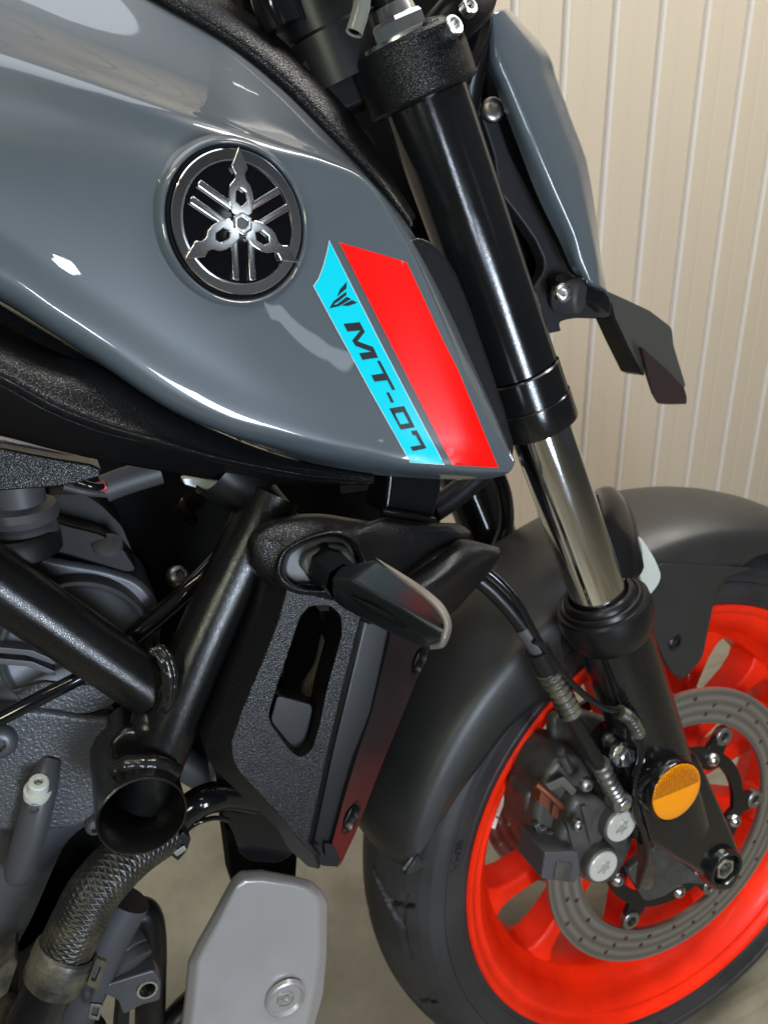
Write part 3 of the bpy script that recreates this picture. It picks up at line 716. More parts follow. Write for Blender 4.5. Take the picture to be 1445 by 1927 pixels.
def grow(poly, d):
    A = [np.array(p) for p in poly]; n = len(A); out = []
    ar = sum(A[i][0] * A[(i + 1) % n][1] - A[(i + 1) % n][0] * A[i][1] for i in range(n)); sg = 1 if ar > 0 else -1
    for i in range(n):
        e1 = A[i] - A[i - 1]; e2 = A[(i + 1) % n] - A[i]; n1 = np.array([e1[1], -e1[0]]) / np.linalg.norm(e1) * sg; n2 = np.array([e2[1], -e2[0]]) / np.linalg.norm(e2) * sg
        b = n1 + n2; b /= np.linalg.norm(b); out.append(tuple(A[i] + b * d / max(.5, b @ n1)))
    return out
decal('teal_sticker_edge', grow(TEAL, 1.1), .00018, m_edge)
decal('red_sticker_edge', grow(RED, .7), .00018, MAT('sticker_edge_red', (.6, .12, .1), .45))
decal('teal_sticker', TEAL, .00032, m_teal)
decal('red_sticker', RED, .00032, m_red)
for q in ([(330, 588), (328, 655), (233, 738), (262, 665)],
          [(325, 688), (328, 720), (303, 738), (262, 775), (212, 805), (200, 822), (232, 816), (330, 740), (376, 762), (250, 834), (155, 857), (196, 787), (258, 738)],
          [(385, 772), (437, 800), (345, 832), (275, 828)]):
    decal('emblem_stroke', z5(q), .00048, m_ink)
decal('letter_m', z5([(298, 1012), (462, 995), (513, 1093), (440, 1188), (597, 1245), (648, 1352), (488, 1375), (455, 1308), (580, 1293), (418, 1233), (385, 1180), (468, 1078), (338, 1090)]), .00048, m_ink)
decal('letter_t', z6([(100, 208), (130, 205), (285, 495), (255, 503), (203, 402), (75, 417), (42, 352), (165, 333)]), .00048, m_ink)
decal('dash', z6([(192, 527), (222, 524), (272, 625), (242, 630)]), .00048, m_ink)
decal('digit_zero', z6([(225, 687), (375, 663), (483, 875), (340, 900)]), .00048, m_ink, holes=[z6([(280, 737), (365, 722), (425, 835), (337, 848)])])
decal('digit_seven', z6([(443, 915), (502, 905), (600, 1088), (462, 1118), (437, 1075), (545, 1057), (487, 955), (465, 960)]), .00048, m_ink)
# round badge
ec = on_tank(445, 421)
e1_, e2_, e3_ = on_tank(340, 421), on_tank(550, 421), on_tank(445, 310)
def proj(p):
    d = Rl.T @ (np.array(p) - camL); return np.array([722.5 + FP * d[0] / d[2], 963.5 + FP * d[1] / d[2]])
# choose the badge's plane so that its circle looks as round as in the photo
view = (cL - ec).normalized(); rightv = Vector(RlT @ np.array([1., 0, 0])); upv = Vector(RlT @ np.array([0, -1., 0]))
bn = (view * math.cos(math.radians(25)) + rightv * math.sin(math.radians(25)) * .94 + upv * .10).normalized()
EP = Plane(ec + bn * .002, bn)
bu = (upv - bn * upv.dot(bn)).normalized(); bv = bu.cross(bn)
if bv.dot(rightv) < 0: bv = -bv
R_e = rp(143, ec)
def eloc(x, y, h=0): return ec + bn * (.002 + h) + (bv * x + bu * y) * R_e
def erev(name, prof, mat, label=None, seg=96): return lathe(name, ec + bn * .002, bn, [(r * R_e, h) for r, h in prof], mat, tank, seg=seg, label=label)
erev('badge_recess', [(1.10, -.006), (1.07, -.0022), (1.035, .0002), (1.0, .0009), (.975, .0004), (.955, -.0012), (.95, -.004)], m_paint)
erev('badge_gasket', [(.955, -.005), (.953, -.0002), (.935, .0006), (.915, .0006), (.90, -.003)], m_gloss)
erev('badge_plate', [(.905, -.002), (.905, .0005), (.0001, .0005)], m_black_enamel)
erev('badge_ring', [(.905, .0002), (.902, .0012), (.890, .0016), (.772, .0010), (.766, .0004)], m_chrome2)
erev('badge_inner_ring', [(.772, .0006), (.767, .0017), (.757, .0017), (.752, .0006)], m_steel)
def eprism(name, pts, h, dep, holes=(), bev=.0005):
    V2, F_ = triangulate([(x * 100, y * 100) for x, y in pts], [[(x * 100, y * 100) for x, y in q] for q in holes]); n = len(V2)
    bm = bmesh.new(); vs = [bm.verts.new(eloc(x / 100, y / 100, h)) for x, y in V2] + [bm.verts.new(eloc(x / 100, y / 100, h - dep)) for x, y in V2]; cnt = set()
    for f in F_:
        bm.faces.new([vs[i] for i in f]); bm.faces.new([vs[i + n] for i in reversed(f)])
        for i in range(3): cnt.add((f[i], f[(i + 1) % 3]))
    for (a, b) in cnt:
        if (b, a) not in cnt: bm.faces.new([vs[b], vs[a], vs[a + n], vs[b + n]])
    for v in [v for v in bm.verts if not v.link_faces]: bm.verts.remove(v)
    return link(name, finish(bm, bev, 3, 40), m_chrome2, tank)
def rot2(pts, deg, cx=.03, cy=0): 
    a = math.radians(deg + 8); return [(cx + x * math.cos(a) - y * math.sin(a), cy + x * math.sin(a) + y * math.cos(a)) for x, y in pts]
half = [(.93, 0), (.68, .115), (.61, .070), (.54, .078), (.47, .140), (.38, .170), (.24, .168), (.13, .135), (.10, .09)]
handle = half + [(r, -w) for r, w in half[:0:-1]]
hole = [(.43, .0), (.39, .062), (.27, .070), (.21, .0), (.27, -.070), (.39, -.062)]
for k in range(3):
    eprism('badge_fork_handle', rot2(handle, 90 + 120 * k), .0027 + .00005 * k, .002, [rot2(hole, 90 + 120 * k)])
    for s in (-1, 1):
        bar = [(.10, s * .070), (.70, s * .070), (.715, s * .10), (.70, s * .165), (.20, s * .160), (.10, s * .13)]
        eprism('badge_fork_prong', rot2(bar, 270 + 120 * k), .0023, .0015)
hexo = [(.15 * math.cos(math.radians(a)), .15 * math.sin(math.radians(a))) for a in range(30, 390, 60)]
hexi = [(.075 * math.cos(math.radians(a)), .075 * math.sin(math.radians(a))) for a in range(30, 390, 60)]
eprism('badge_hub', rot2(hexo, 0), .0033, .0028, [rot2(hexi, 0)])
rings('badge_hub_well', eloc(.03, 0, .0029), bn, [('c', .08 * R_e, 0), ('c', .0001, 0)], m_black_enamel, tank)
# ------------------------------------------------------------------ trims round the tank
loft('tank_edge_trim', [[(x - 3, y + 4, o - .002) for x, y, o in T0[2:9]],
     [(152, -98, .098), (300, -16, .103), (436, 66, .109), (530, 140, .113), (610, 219, .118), (703, 322, .128), (776, 420, .138)],
     [(185, -130, .094), (340, -35, .098), (462, 42, .103), (552, 117, .107), (632, 200, .112), (716, 309, .120), (780, 412, .132)],
     [(200, -145, .080), (360, -48, .084), (478, 30, .088), (566, 107, .092), (644, 190, .098), (722, 302, .108), (783, 408, .124)]], m_tex, nu=90, nv=20, thick=.003)
prism('wing_inner_panel', rc([(740, 470), (784, 444), (807, 451), (832, 471), (858, 511), (882, 569), (919, 677), (948, 762), (969, 838, 10), (966, 858, 8), (958, 868), (900, 850)], 14), .150, .022, m_texb, tank, .003, 3)
# ------------------------------------------------------------------ black side cover under the tank
C0 = [(-150, 485, .098), (0, 567, .102), (90, 620, .106), (173, 673, .110), (311, 764, .117), (420, 816, .123), (500, 847, .128), (590, 873, .134), (705, 893, .141)]
C1 = [(-150, 575, .166), (0, 643, .165), (86, 680, .162), (198, 708, .156), (318, 776, .148), (424, 824, .142), (503, 854, .140), (592, 878, .143), (705, 896, .146)]
C2 = [(-150, 632, .178), (0, 698, .178), (102, 752, .175), (205, 790, .169), (318, 822, .161), (404, 850, .154), (495, 873, .149), (590, 891, .148), (704, 903, .148)]
C3 = [(-150, 665, .181), (0, 722, .180), (104, 775, .177), (207, 812, .171), (312, 842, .163), (396, 865, .155), (493, 884, .149), (590, 899, .148), (703, 907, .147)]
C4 = [(-150, 790, .140), (0, 820, .140), (100, 846, .140), (190, 866, .138), (300, 886, .132), (400, 903, .124), (500, 911, .126), (590, 914, .129), (702, 912, .136)]
cover = loft('side_cover', [C0, C1, C2, C3, C4], m_tex, nu=140, nv=48, thick=.004)
prism('dotted_strip', rc([(-60, 545), (0, 574), (90, 628), (174, 680), (150, 680), (90, 654), (0, 602), (-60, 578)], 3), .1235, .003, m_dots, cover, .0005, fo=lambda x, y: .138 + (y - (578 + .60 * x)) * .0006)
prism('alloy_strip', rc([(-80, 800), (0, 823), (177, 865), (175, 874), (0, 838), (-80, 818)], 2), .128, .006, m_alu, bike, .0008)
prism('seat_side_pod', rc([(-120, 828), (0, 842), (100, 862), (172, 874, 8), (192, 884, 8), (188, 897, 8), (150, 909), (100, 917), (0, 924), (-120, 928)], 10), .146, .03, m_tex, bike, .0055, 4, fo=lambda x, y: .146 - (y - 880) * -.00002)
# ------------------------------------------------------------------ behind the frame: plain black backing added to keep the engine bay dark
bay = prism('engine_bay_backing', rc([(-260, 820), (560, 880), (640, 900), (640, 930), (800, 905), (835, 930), (828, 985), (800, 1130), (740, 1300), (680, 1480), (620, 1590), (540, 1600), (440, 1540), (400, 1430), (345, 1395), (325, 1480), (300, 1600), (245, 1660), (205, 1760), (140, 2000), (-260, 2100)], 8), .02, .07, m_dark, bike, .003,
       holes=[rc([(322, 966), (352, 925), (392, 925), (386, 950), (366, 966), (374, 982), (362, 992)], 3), rc([(250, 1044), (268, 1052), (288, 1072), (280, 1088), (262, 1072)], 3)], label='matt black backing that darkens the gap behind the engine')
# ------------------------------------------------------------------ engine
def zb(pts, x0, y0, sc): return [(x0 + x / sc, y0 + y / sc) for x, y in pts]
eng = prism('cylinder_head_cover', rc([(-260, 980), (0, 1018), (90, 1050), (205, 1070), (262, 1090), (292, 1122), (306, 1160), (300, 1260), (180, 1300), (-260, 1300)], 26), .084, .09, m_cast2, bike, .008, 4)
prism('cam_cover_lid', rc([(-260, 930), (60, 958), (120, 985), (190, 1002), (235, 1030), (262, 1075), (240, 1082), (120, 1046), (0, 1022), (-260, 985)], 12), .092, .05, m_dark2, eng, .006, 3)
rings('lid_grommet', P(203, 1024, .095), Vector((0, -.5, 1)), [('c', .0082, -.002), ('c', .0082, .0006), ('c', .006, .0012), ('c', .003, .0012), ('c', .0001, .0012)], m_greyp, eng)
dp_c = P(42, 970, .10)
lathe('tank_damper', dp_c, Vector((.05, -.1, 1)), [(.012, -.02), (.0165, -.016), (.0175, -.010), (.0165, -.006), (.0140, -.004), (.0180, -.002), (.0195, .002), (.0180, .006), (.0135, .008), (.0135, .02)], m_greyp, bike, seg=48)
lathe('damper_seat', P(30, 1010, .10), Vector((.05, -.1, 1)), [(.0001, .004), (.020, .004), (.0225, .001), (.0225, -.008), (.016, -.012)], m_matt, bike, seg=48)
prism('airbox_edge', rc([(90, 930), (160, 930), (190, 950), (230, 990), (250, 1040), (225, 1010), (150, 985), (90, 975)], 12), .07, .05, m_dark2, bike, .005, 3)
tube('grey_breather_pipe', [P(195, 920, .085), P(235, 905, .085), (P(300, 885, .085))], .0080, m_greyp)
tube('red_connector', [P(184, 920, .09), P(200, 914, .09)], .0036, m_redc)
tube('loom_wire', [P(120, 915, .095), P(160, 925, .095), P(205, 930, .09)], .0022, m_greyp)
tube('loom_wire', [P(140, 905, .095), P(175, 915, .095), P(200, 915, .09)], .0022, m_gloss)
prism('white_connector_clip', [(343, 901), (352, 899), (425, 908), (438, 911), (430, 935), (408, 930), (348, 912)], .110, .008, m_cream, bike, .0008)
# crankcase covers on the lower left
case = prism('crankcase', rc([(-260, 1210), (40, 1215), (130, 1260), (215, 1330), (240, 1378), (222, 1405), (195, 1440), (182, 1490), (186, 1540), (150, 1562), (120, 1590), (60, 1730), (0, 1840), (-60, 1960), (-260, 2200)], 22), .088, .07, m_cast2, bike, .010, 4)
cov1 = prism('clutch_cover', rc([(-260, 1330), (90, 1338), (170, 1352), (222, 1352), (236, 1380), (218, 1404), (192, 1436), (180, 1480), (184, 1538), (150, 1560), (60, 1568), (-260, 1556)], 20), .100, .018, m_cast, case, .008, 5)
gc2 = P(146, 1222, .094)
lathe('alternator_cover', gc2, NN, [(rp(140, gc2), -.012), (rp(139, gc2), -.004), (rp(134, gc2), .0005), (rp(128, gc2), .0015), (rp(124, gc2), .0002), (rp(119, gc2), -.0005), (.0001, .0005)], m_cast2, case, seg=96)
prism('alternator_grain_panel', rc([(20, 1300), (84, 1284), (150, 1290), (232, 1292), (214, 1326), (172, 1342), (128, 1346), (78, 1334), (40, 1316)], 8), .0965, .004, m_cast, case, .001)
for yy, tt in ((1222, 9), (1243, 9)):
    prism('case_rib', rc([(-200, yy - 22), (60, yy + 2), (105, yy + 22), (102, yy + 30), (50, yy + 12), (-200, yy - 8)], 3), .104, .015, m_cast2, case, .001)
bs = tube('bolt_boss', [P(96, 1430, .098), P(80, 1480, .106), P(60, 1560, .108), P(38, 1635, .104), P(34, 1648, .098)], [.006, .0088, .0092, .0090, .0055], m_cast2, case, seg=32, n=40)
rings('casing_bolt', P(72, 1480, .113), Vector((.25, -.45, .9)), [('c', .0076, -.008), ('c', .0076, -.003), ('c', .0058, -.003), ('c', .0056, .004), ('c', .0048, .005), ('c', .0026, .005), ('c', .0024, .001), ('c', .0001, .001)], m_slabel, bs)
lathe('casting_mark', P(63, 1523, .1175), NN, [(.0030, 0), (.0032, .0004), (.0027, .0006), (.0025, 0)], m_cast2, bs, seg=24)
for (x, y, r) in ((-2, 1398, .010), (178, 1556, .0055)):
    dome_bolt(P(x, y, .103), NN, r, .004, m_cast2, case, 'case_bolt')
# ------------------------------------------------------------------ frame
fr = tube('frame_tube', [P(-120, 1017, .130), P(285, 1297, .122)], .0163, m_frame, label='frame tube sloping down to the welded joint', seg=56)
dn_t = tube('down_tube', [P(513, 930, .126), P(482, 998, .128), P(386, 1200, .130), P(300, 1412, .130), P(272, 1500, .126)], .0166, m_frame, label='frame tube rising behind the radiator shroud', seg=56, n=40)
ji = P(303, 1290, .134)
jd = (P(285, 1297, .126) - P(-120, 1017, .126)).normalized(); _, ju, jv = basis(jd)
def weld(name, c, u, v, r, a0, a1, th, par, amp=.0007, nb=26, shift=None):
    pts = []
    for k in range(61):
        a = math.radians(a0 + (a1 - a0) * k / 60); q = c + (u * math.cos(a) + v * math.sin(a)) * r
        if shift: q = q + shift(a)
        pts.append(q)
    return tube(name, pts, th, m_weld, par, seg=14, n=120, wave=lambda t: amp * abs(math.sin(nb * t * math.pi)))
m_weld = MAT('painted_weld', (.010, .010, .009), .2, bump=[(220, .3, .0014)])
def arcpts(c, n=24):
    return [P(x, y, o) for x, y, o in c]
for (pp, th) in (([(283, 1222, .1455), (300, 1238, .148), (309, 1262, .149), (313, 1290, .149), (309, 1318, .147), (300, 1340, .143)], .0018),
                 ([(303, 1218, .142), (318, 1236, .1475), (326, 1262, .149), (327, 1290, .149), (322, 1318, .147), (312, 1340, .143)], .0020),
                 ([(293, 1220, .143), (309, 1238, .147), (317, 1262, .1485), (319, 1290, .1485), (315, 1318, .1455), (305, 1340, .142)], .0034)):
    tube('weld_bead', arcpts(pp), th, m_weld, fr, seg=16, n=110, wave=lambda t: .00022 * math.sin(31 * t))
lathe('frame_stub', P(287, 1362, .128), Vector((-.35, -.55, -.5)), [(.0125, -.014), (.0130, .002), (.0115, .0075), (.0075, .0105), (.0001, .0115)], m_frame, fr, seg=36)
# open mounting tube
rc_c = P(268, 1537, .166)
rr_ = rp(83, rc_c)
bossT = lathe('mounting_tube', rc_c, NN, [(rr_ * .985, -.085), (rr_ * .985, -.004), (rr_, -.0015), (rr_ * .995, 0), (rr_ * .95, .0006), (rr_ * .925, -.0008), (rr_ * .92, -.078), (.004, -.078)], m_frame, seg=80, label='open-ended mounting tube of the frame')
hex_bolt(P(262, 1500, .100), NN, .0085, .006, m_gloss, bossT, 'mounting_bolt')
tube('tube_gusset_weld', arcpts([(214, 1452, .150), (240, 1440, .153), (270, 1438, .154), (300, 1440, .153), (330, 1452, .148)]), .0048, m_weld, bossT, seg=16, n=90, wave=lambda t: .00022 * math.sin(31 * t))
prism('frame_gusset', rc([(205, 1400), (235, 1370), (330, 1380), (345, 1420), (338, 1470), (210, 1470)], 14), .136, .03, m_frame, dn_t, .006, 3)
# rods and pipes crossing behind
tube('shift_rod', [P(-60, 1384, .108), P(60, 1322, .112), P(150, 1276, .112), P(235, 1232, .108)], .0042, m_gloss, seg=20)
tube('clutch_pipe', [P(200, 1238, .098), P(300, 1158, .098), P(361, 1102, .098), P(420, 1040, .09)], .0058, m_gloss, seg=20)
dome_bolt(P(335, 1083, .06), Vector((.3, -.8, .5)), .007, .004, m_dsteel, bike, 'frame_bolt')
lathe('tank_mount_cone', P(535, 975, .12), (P(440, 900, .12) - P(535, 975, .12)).normalized(), [(.0001, -.006), (.007, -.004), (.0085, 0), (.0125, .02), (.0175, .035), (.019, .05)], m_satin, seg=40)
prism('frame_bracket', rc([(733, 880), (834, 880), (830, 930), (812, 985), (722, 968), (728, 925)], 8), .135, .03, m_gloss, bike, .006, 4)
tube('bracket_weld', [P(718, 966, .137), P(760, 972, .139), P(815, 984, .137)], .0035, m_weld, bike)
# ------------------------------------------------------------------ coolant hose and clamps
hp = [P(310, 1560, .098), P(245, 1606, .110), P(183, 1672, .122), P(150, 1732, .128), P(118, 1800, .131)]
hose = tube('coolant_hose', hp, .0163, m_braid, seg=56, n=70)
hd = (hp[4] - hp[3]).normalized()
lathe('hose_collar', P(126, 1786, .131), hd, [(.0168, -.001), (.0180, 0), (.0183, .001), (.0183, .0075), (.0178, .0080), (.0178, .0150), (.0165, .0160), (.0150, .0165)], m_grime, hose, seg=56)
tube('collar_band', [P(126 + 3, 1786 + 5, .131) + (Vector((0, 0, 0))), P(100, 1843, .131)], .01800, m_grime, hose, seg=56)
prism('clamp_tab', rc([(181, 1805), (201, 1812), (184, 1864), (163, 1855)], 4), .145, .003, m_grime, hose, .0006, holes=[rc([(181, 1817), (191, 1821), (179, 1850), (170, 1846)], 2)])
tube('metal_water_pipe', [P(106, 1825, .130), P(82, 1880, .130), P(30, 1990, .128)], .0150, m_gloss, seg=48)
# grey plastic water fitting behind the hose
tube('water_fitting', [P(238, 1690, .085), P(200, 1760, .088), P(165, 1840, .090), P(110, 1960, .092)], .0165, m_greyp, seg=40)
lathe('fitting_elbow', P(236, 1785, .085), Vector((.25, -.7, -.5)), [(.012, -.02), (.0135, 0), (.0135, .004), (.0125, .005), (.0130, .006), (.013, .012), (.0001, .014)], m_greyp, seg=36)
tube('side_stand_switch_hose', [P(232, 1720, .06), P(272, 1722, .06), P(284, 1770, .06), P(284, 1850, .06), P(282, 1930, .06)], .011, m_satin, seg=24)
lug = prism('bracket_lug', rc([(150, 1862), (196, 1856), (262, 1835), (292, 1826), (304, 1850), (302, 1884), (268, 1893), (232, 1912), (222, 1884), (196, 1872), (150, 1885)], 7), .102, .012, m_cast2, bike, .0025, 3, holes=[ell(277, 1862, 15, 15, 0, 24)])
lathe('lug_eyelet', P(277, 1862, .1025), NN, [(rp(15, P(277, 1862, .1)), -.010), (rp(15, P(277, 1862, .1)), .0012), (rp(19, P(277, 1862, .1)), .0012), (rp(19, P(277, 1862, .1)), -.002)], m_steel, lug, seg=32)
prism('lug_leg', rc([(225, 1880), (245, 1885), (240, 1990), (215, 1990)], 4), .095, .02, m_satin, lug, .003)
lathe('second_clamp', P(150, 1925, .10), hd, [(.0180, 0), (.0190, .0005), (.0190, .007), (.0180, .0078)], m_dsteel, seg=48)
prism('clamp_tab', rc([(170, 1890), (193, 1893), (186, 1922), (166, 1918)], 3), .122, .002, m_dsteel, bike, .0005, holes=[rc([(174, 1896), (187, 1898), (183, 1915), (171, 1912)], 2)])
for (q, o_) in (([(-30, 1850), (28, 1800), (34, 1812), (14, 1870), (-30, 1900)], .118), ([(-30, 1885), (22, 1868), (34, 1876), (20, 1927), (-30, 1960)], .112)):
    prism('engine_fin', rc(q, 5), o_, .02, m_grime, bike, .003, 3)
prism('engine_lower_block', rc([(-200, 1800), (40, 1790), (110, 1730), (160, 1760), (120, 2050), (-200, 2100)], 10), .075, .05, m_satin, bike, .004)
# short pipe and clip to the right of the mounting tube
tube('water_outlet_pipe', [P(330, 1552, .095), P(358, 1522, .098), P(392, 1503, .098), P(432, 1500, .09), P(480, 1510, .08)], .0100, m_gloss, seg=40, n=40)
tube('pipe_lip', [P(352, 1562, .104), P(374, 1548, .106), P(404, 1540, .104), P(430, 1544, .10)], .0016, m_gloss)
tube('grey_exhaust_pipe', [P(300, 1395, .0), P(345, 1432, .0), P(430, 1482, .0), P(520, 1520, .0)], .014, m_greyp, seg=28)
prism('hose_clip', rc([(322, 1585), (345, 1566), (360, 1580), (352, 1603), (335, 1622), (315, 1606)], 4), .11, .01, m_satin, bike, .002)
prism('clip_buckle', rc([(325, 1606), (347, 1592), (352, 1600), (333, 1613)], 2), .1125, .003, m_steel, bike, .0006)
prism('lower_bracket', rc([(405, 1450), (560, 1480), (556, 1600), (541, 1618), (520, 1625), (470, 1622), (452, 1608), (440, 1570), (412, 1520)], 8), .09, .03, m_gloss, bike, .003, 3)
# ------------------------------------------------------------------ radiator shroud
o1 = lambda x, y: .152 + (1500 - y) * .00002
oute = [(566, 1085), (500, 1098), (487, 1150), (452, 1240), (406, 1350), (385, 1404), (390, 1428), (402, 1447), (456, 1499), (520, 1558), (545, 1600), (579, 1632), (601, 1637), (610, 1610), (588, 1592), (626, 1413), (655, 1295), (690, 1160), (696, 1085)]
inne = [(566, 1098), (540, 1110), (524, 1170), (492, 1252), (455, 1340), (436, 1396), (438, 1430), (452, 1456), (485, 1492), (535, 1546), (562, 1580), (580, 1600), (588, 1606), (592, 1600), (580, 1585), (617, 1413), (645, 1295), (679, 1160), (685, 1100)]
slot = rc([(522, 1292), (551, 1205), (566, 1160), (584, 1141), (622, 1141), (641, 1160), (643, 1195), (614, 1300), (601, 1365), (587, 1412), (568, 1428), (546, 1412), (511, 1364), (506, 1345)], 8, 3)
shr = frustum('radiator_shroud', oute, .158, inne, .172, .020, m_tex, bike, .0016, 2, hole=slot, label='textured black radiator shroud with a long slot')
# inner wall of the slot and the clip
tabp = rc([(520, 1312), (530, 1310), (586, 1325), (590, 1336), (580, 1384), (565, 1416), (556, 1416), (546, 1406), (511, 1362), (509, 1352)], 5)
prism('slot_backing', rc([(500, 1330), (530, 1250), (600, 1200), (640, 1250), (600, 1440), (550, 1440)], 10), .130, .01, m_satin, shr, .001, holes=[rc([(535, 1240), (560, 1170), (620, 1160), (632, 1200), (592, 1320), (530, 1305)], 6)])
prism('shroud_tab', tabp, .162, .012, m_satin, shr, .003, 4)
tube('braided_line', [P(578, 1330, .12), P(585, 1290, .12), P(605, 1255, .115), P(618, 1200, .10)], .0052, MAT('braided_line', (.30, .30, .24), .35, .5, bump=[(900, .8, .002)]), bike, seg=20)
prism('fin_backing', rc([(600, 1150), (640, 1150), (660, 1180), (610, 1400), (596, 1380), (625, 1230)], 6), .140, .012, m_satin, shr, .002)
# side rail and panel facing forward
prism('shroud_rail', [(690, 1150), (735, 1150), (736, 1200), (699, 1343), (669, 1432), (649, 1499), (626, 1585), (612, 1608), (598, 1612), (588, 1592), (626, 1413), (655, 1295)], .160, .02, m_satin, shr, .0018, 2)
prism('rail_lip', rc([(583, 1592), (606, 1630), (634, 1632), (640, 1618), (628, 1590), (610, 1588), (612, 1612), (600, 1590)], 3), .163, .012, m_satin, shr, .0015)
fo_panel = lambda x, y: .164 - max(0, (x - (736 - (y - 1200) * .284))) * .00062
pan = prism('shroud_side_panel', [(742, 1140), (734, 1200), (699, 1343), (669, 1432), (649, 1499), (624, 1592), (634, 1634), (643, 1624), (669, 1569), (712, 1456), (772, 1310), (808, 1220), (830, 1150)], 0, .012, MAT('panel_black', (.014, .013, .014), .24, bump=[(2200, .06, .0004)]), shr, .0014, 2, fo=fo_panel,
            holes=[ell(661, 1539, 13, 27, 22, 28), ell(790, 1243, 13, 26, 22, 28)])
for (x, y) in ((661, 1539), (790, 1243)):
    c_ = P(x, y, fo_panel(x, y)); axn = Vector((.62, -.78, 0)).normalized()
    q0 = P(700, 1400, fo_panel(700, 1400)); q1 = P(745, 1330, fo_panel(745, 1330)); q2 = P(660, 1500, fo_panel(660, 1500))
    axn = (q1 - q0).cross(P(745, 1400, fo_panel(745, 1400)) - q0).normalized()
    if axn.dot(cL - q0) < 0: axn = -axn
    rings('panel_bolt', c_ - axn * .008, axn, [('c', .0085, -.002), ('c', .0085, .001), ('c', .0060, .0025), ('c', .0058, .0045), ('c', .0030, .0045), ('h', .0028, .001), ('c', .0001, .001)], m_dsteel, shr)
    lathe('bolt_well', c_, axn, [(.0108, .0006), (.0100, -.001), (.0098, -.011), (.0001, -.011)], m_satin, shr, seg=36)
# upper shroud: signal housing and wing
hous = rc([(462, 1022, 14), (478, 995, 14), (505, 978, 14), (562, 967, 20), (606, 966, 20), (700, 982), (722, 972), (790, 983), (862, 984), (876, 992), (889, 1004), (886, 1012), (842, 1033), (800, 1062), (765, 1090), (740, 1160), (693, 1178), (640, 1141), (584, 1128), (535, 1118), (502, 1100), (478, 1080), (466, 1058)], 8)
oval = [(606 + (x - 606) * .94, 1061 + (y - 1061) * .94) for x, y in rc([(528, 1078, 22), (536, 1040, 22), (575, 1017, 24), (629, 1004, 24), (664, 1018, 20), (684, 1058, 22), (680, 1092, 20), (640, 1110, 22), (575, 1110, 22), (545, 1100, 16)], 20, 5)]
def ringloft(name, loops, c, mat, parent, n=150, sub=5):
    """closed surface through nested outlines [(outline, o)], sampled by direction about the pixel c"""
    def sample(poly, a):
        dx, dy = math.cos(a), math.sin(a); best = 0
        for i in range(len(poly)):
            (x1, y1), (x2, y2) = poly[i], poly[(i + 1) % len(poly)]; x1 -= c[0]; x2 -= c[0]; y1 -= c[1]; y2 -= c[1]
            ex, ey = x2 - x1, y2 - y1; den = dx * ey - dy * ex
            if abs(den) < 1e-9: continue
            t = (x1 * ey - y1 * ex) / den; u = (x1 * dy - y1 * dx) / den
            if t > 0 and -1e-6 <= u <= 1 + 1e-6: best = max(best, t)
        return c[0] + dx * best, c[1] + dy * best
    R = []
    for poly, o in loops:
        fo = o if callable(o) else (lambda x, y, o=o: o)
        R.append([np.array(P(*q, fo(*q))) for q in [sample(poly, 2 * math.pi * k / n) for k in range(n)]])
    m = len(R); vs = []; fs = []; NR = (m - 1) * sub + 1
    for j in range(NR):
        t = j / sub
        for k in range(n): vs.append(crs([r[k] for r in R], t))
    for j in range(NR - 1):
        for k in range(n): k2 = (k + 1) % n; fs.append((j * n + k, j * n + k2, (j + 1) * n + k2, (j + 1) * n + k))
    me = mesh_from(vs, fs); bm = bmesh.new(); bm.from_mesh(me)
    s_ = sum(1 if f.normal.dot(cL - f.calc_center_median()) > 0 else -1 for f in list(bm.faces)[::11])
    if s_ < 0: bmesh.ops.reverse_faces(bm, faces=bm.faces)
    bm.to_mesh(me); bm.free()
    return link(name, me, mat, parent, wn=False, ang=70)
def sc(poly, k, kx=None): return [(606 + (x - 606) * (kx or k), 1061 + (y - 1061) * k) for x, y in poly]
def mixp(f): return hous_in(f)
fr_ = lambda base: (lambda x, y: base - max(0, x - 690) * .00010 - max(0, 1010 - y) * .00016)
hs = ringloft('signal_housing', [(sc(hous, 1.0), fr_(.148)), (sc(hous, .995), fr_(.160)), (sc(hous, .955), fr_(.169)), (sc(hous, .86), fr_(.1735)), (sc(oval, 1.30), .1770), (sc(oval, 1.17), .1800), (sc(oval, 1.08), .1795), (sc(oval, 1.02), .1755), (sc(oval, .99), .166)], (606, 1061), m_tex, shr)
rb = prism('signal_rubber', oval, .168, .01, m_mrub, hs, .002, 3)
prism('signal_rubber_step', [(606 + (x - 606) * .72 + 14, 1061 + (y - 1061) * .66 - 2) for x, y in oval], .1735, .008, m_mrub, hs, .003, 4)
WI0 = [(735, 1100, .162), (765, 1087, .165), (805, 1060, .165), (842, 1031, .162), (868, 1014, .156), (938, 1030, .138)]
WI1 = [(735, 1110, .174), (775, 1096, .178), (825, 1066, .176), (862, 1040, .171), (905, 1028, .160), (941, 1037, .145)]
WI2 = [(740, 1140, .182), (790, 1128, .185), (835, 1104, .182), (875, 1076, .175), (908, 1054, .163), (941, 1045, .147)]
WI3 = [(750, 1180, .160), (800, 1186, .163), (846, 1158, .160), (882, 1122, .155), (912, 1088, .148), (938, 1054, .138)]
loft('shroud_wing', [WI0, WI1, WI2, WI3], m_texb, hs, nu=60, nv=30, thick=.006)
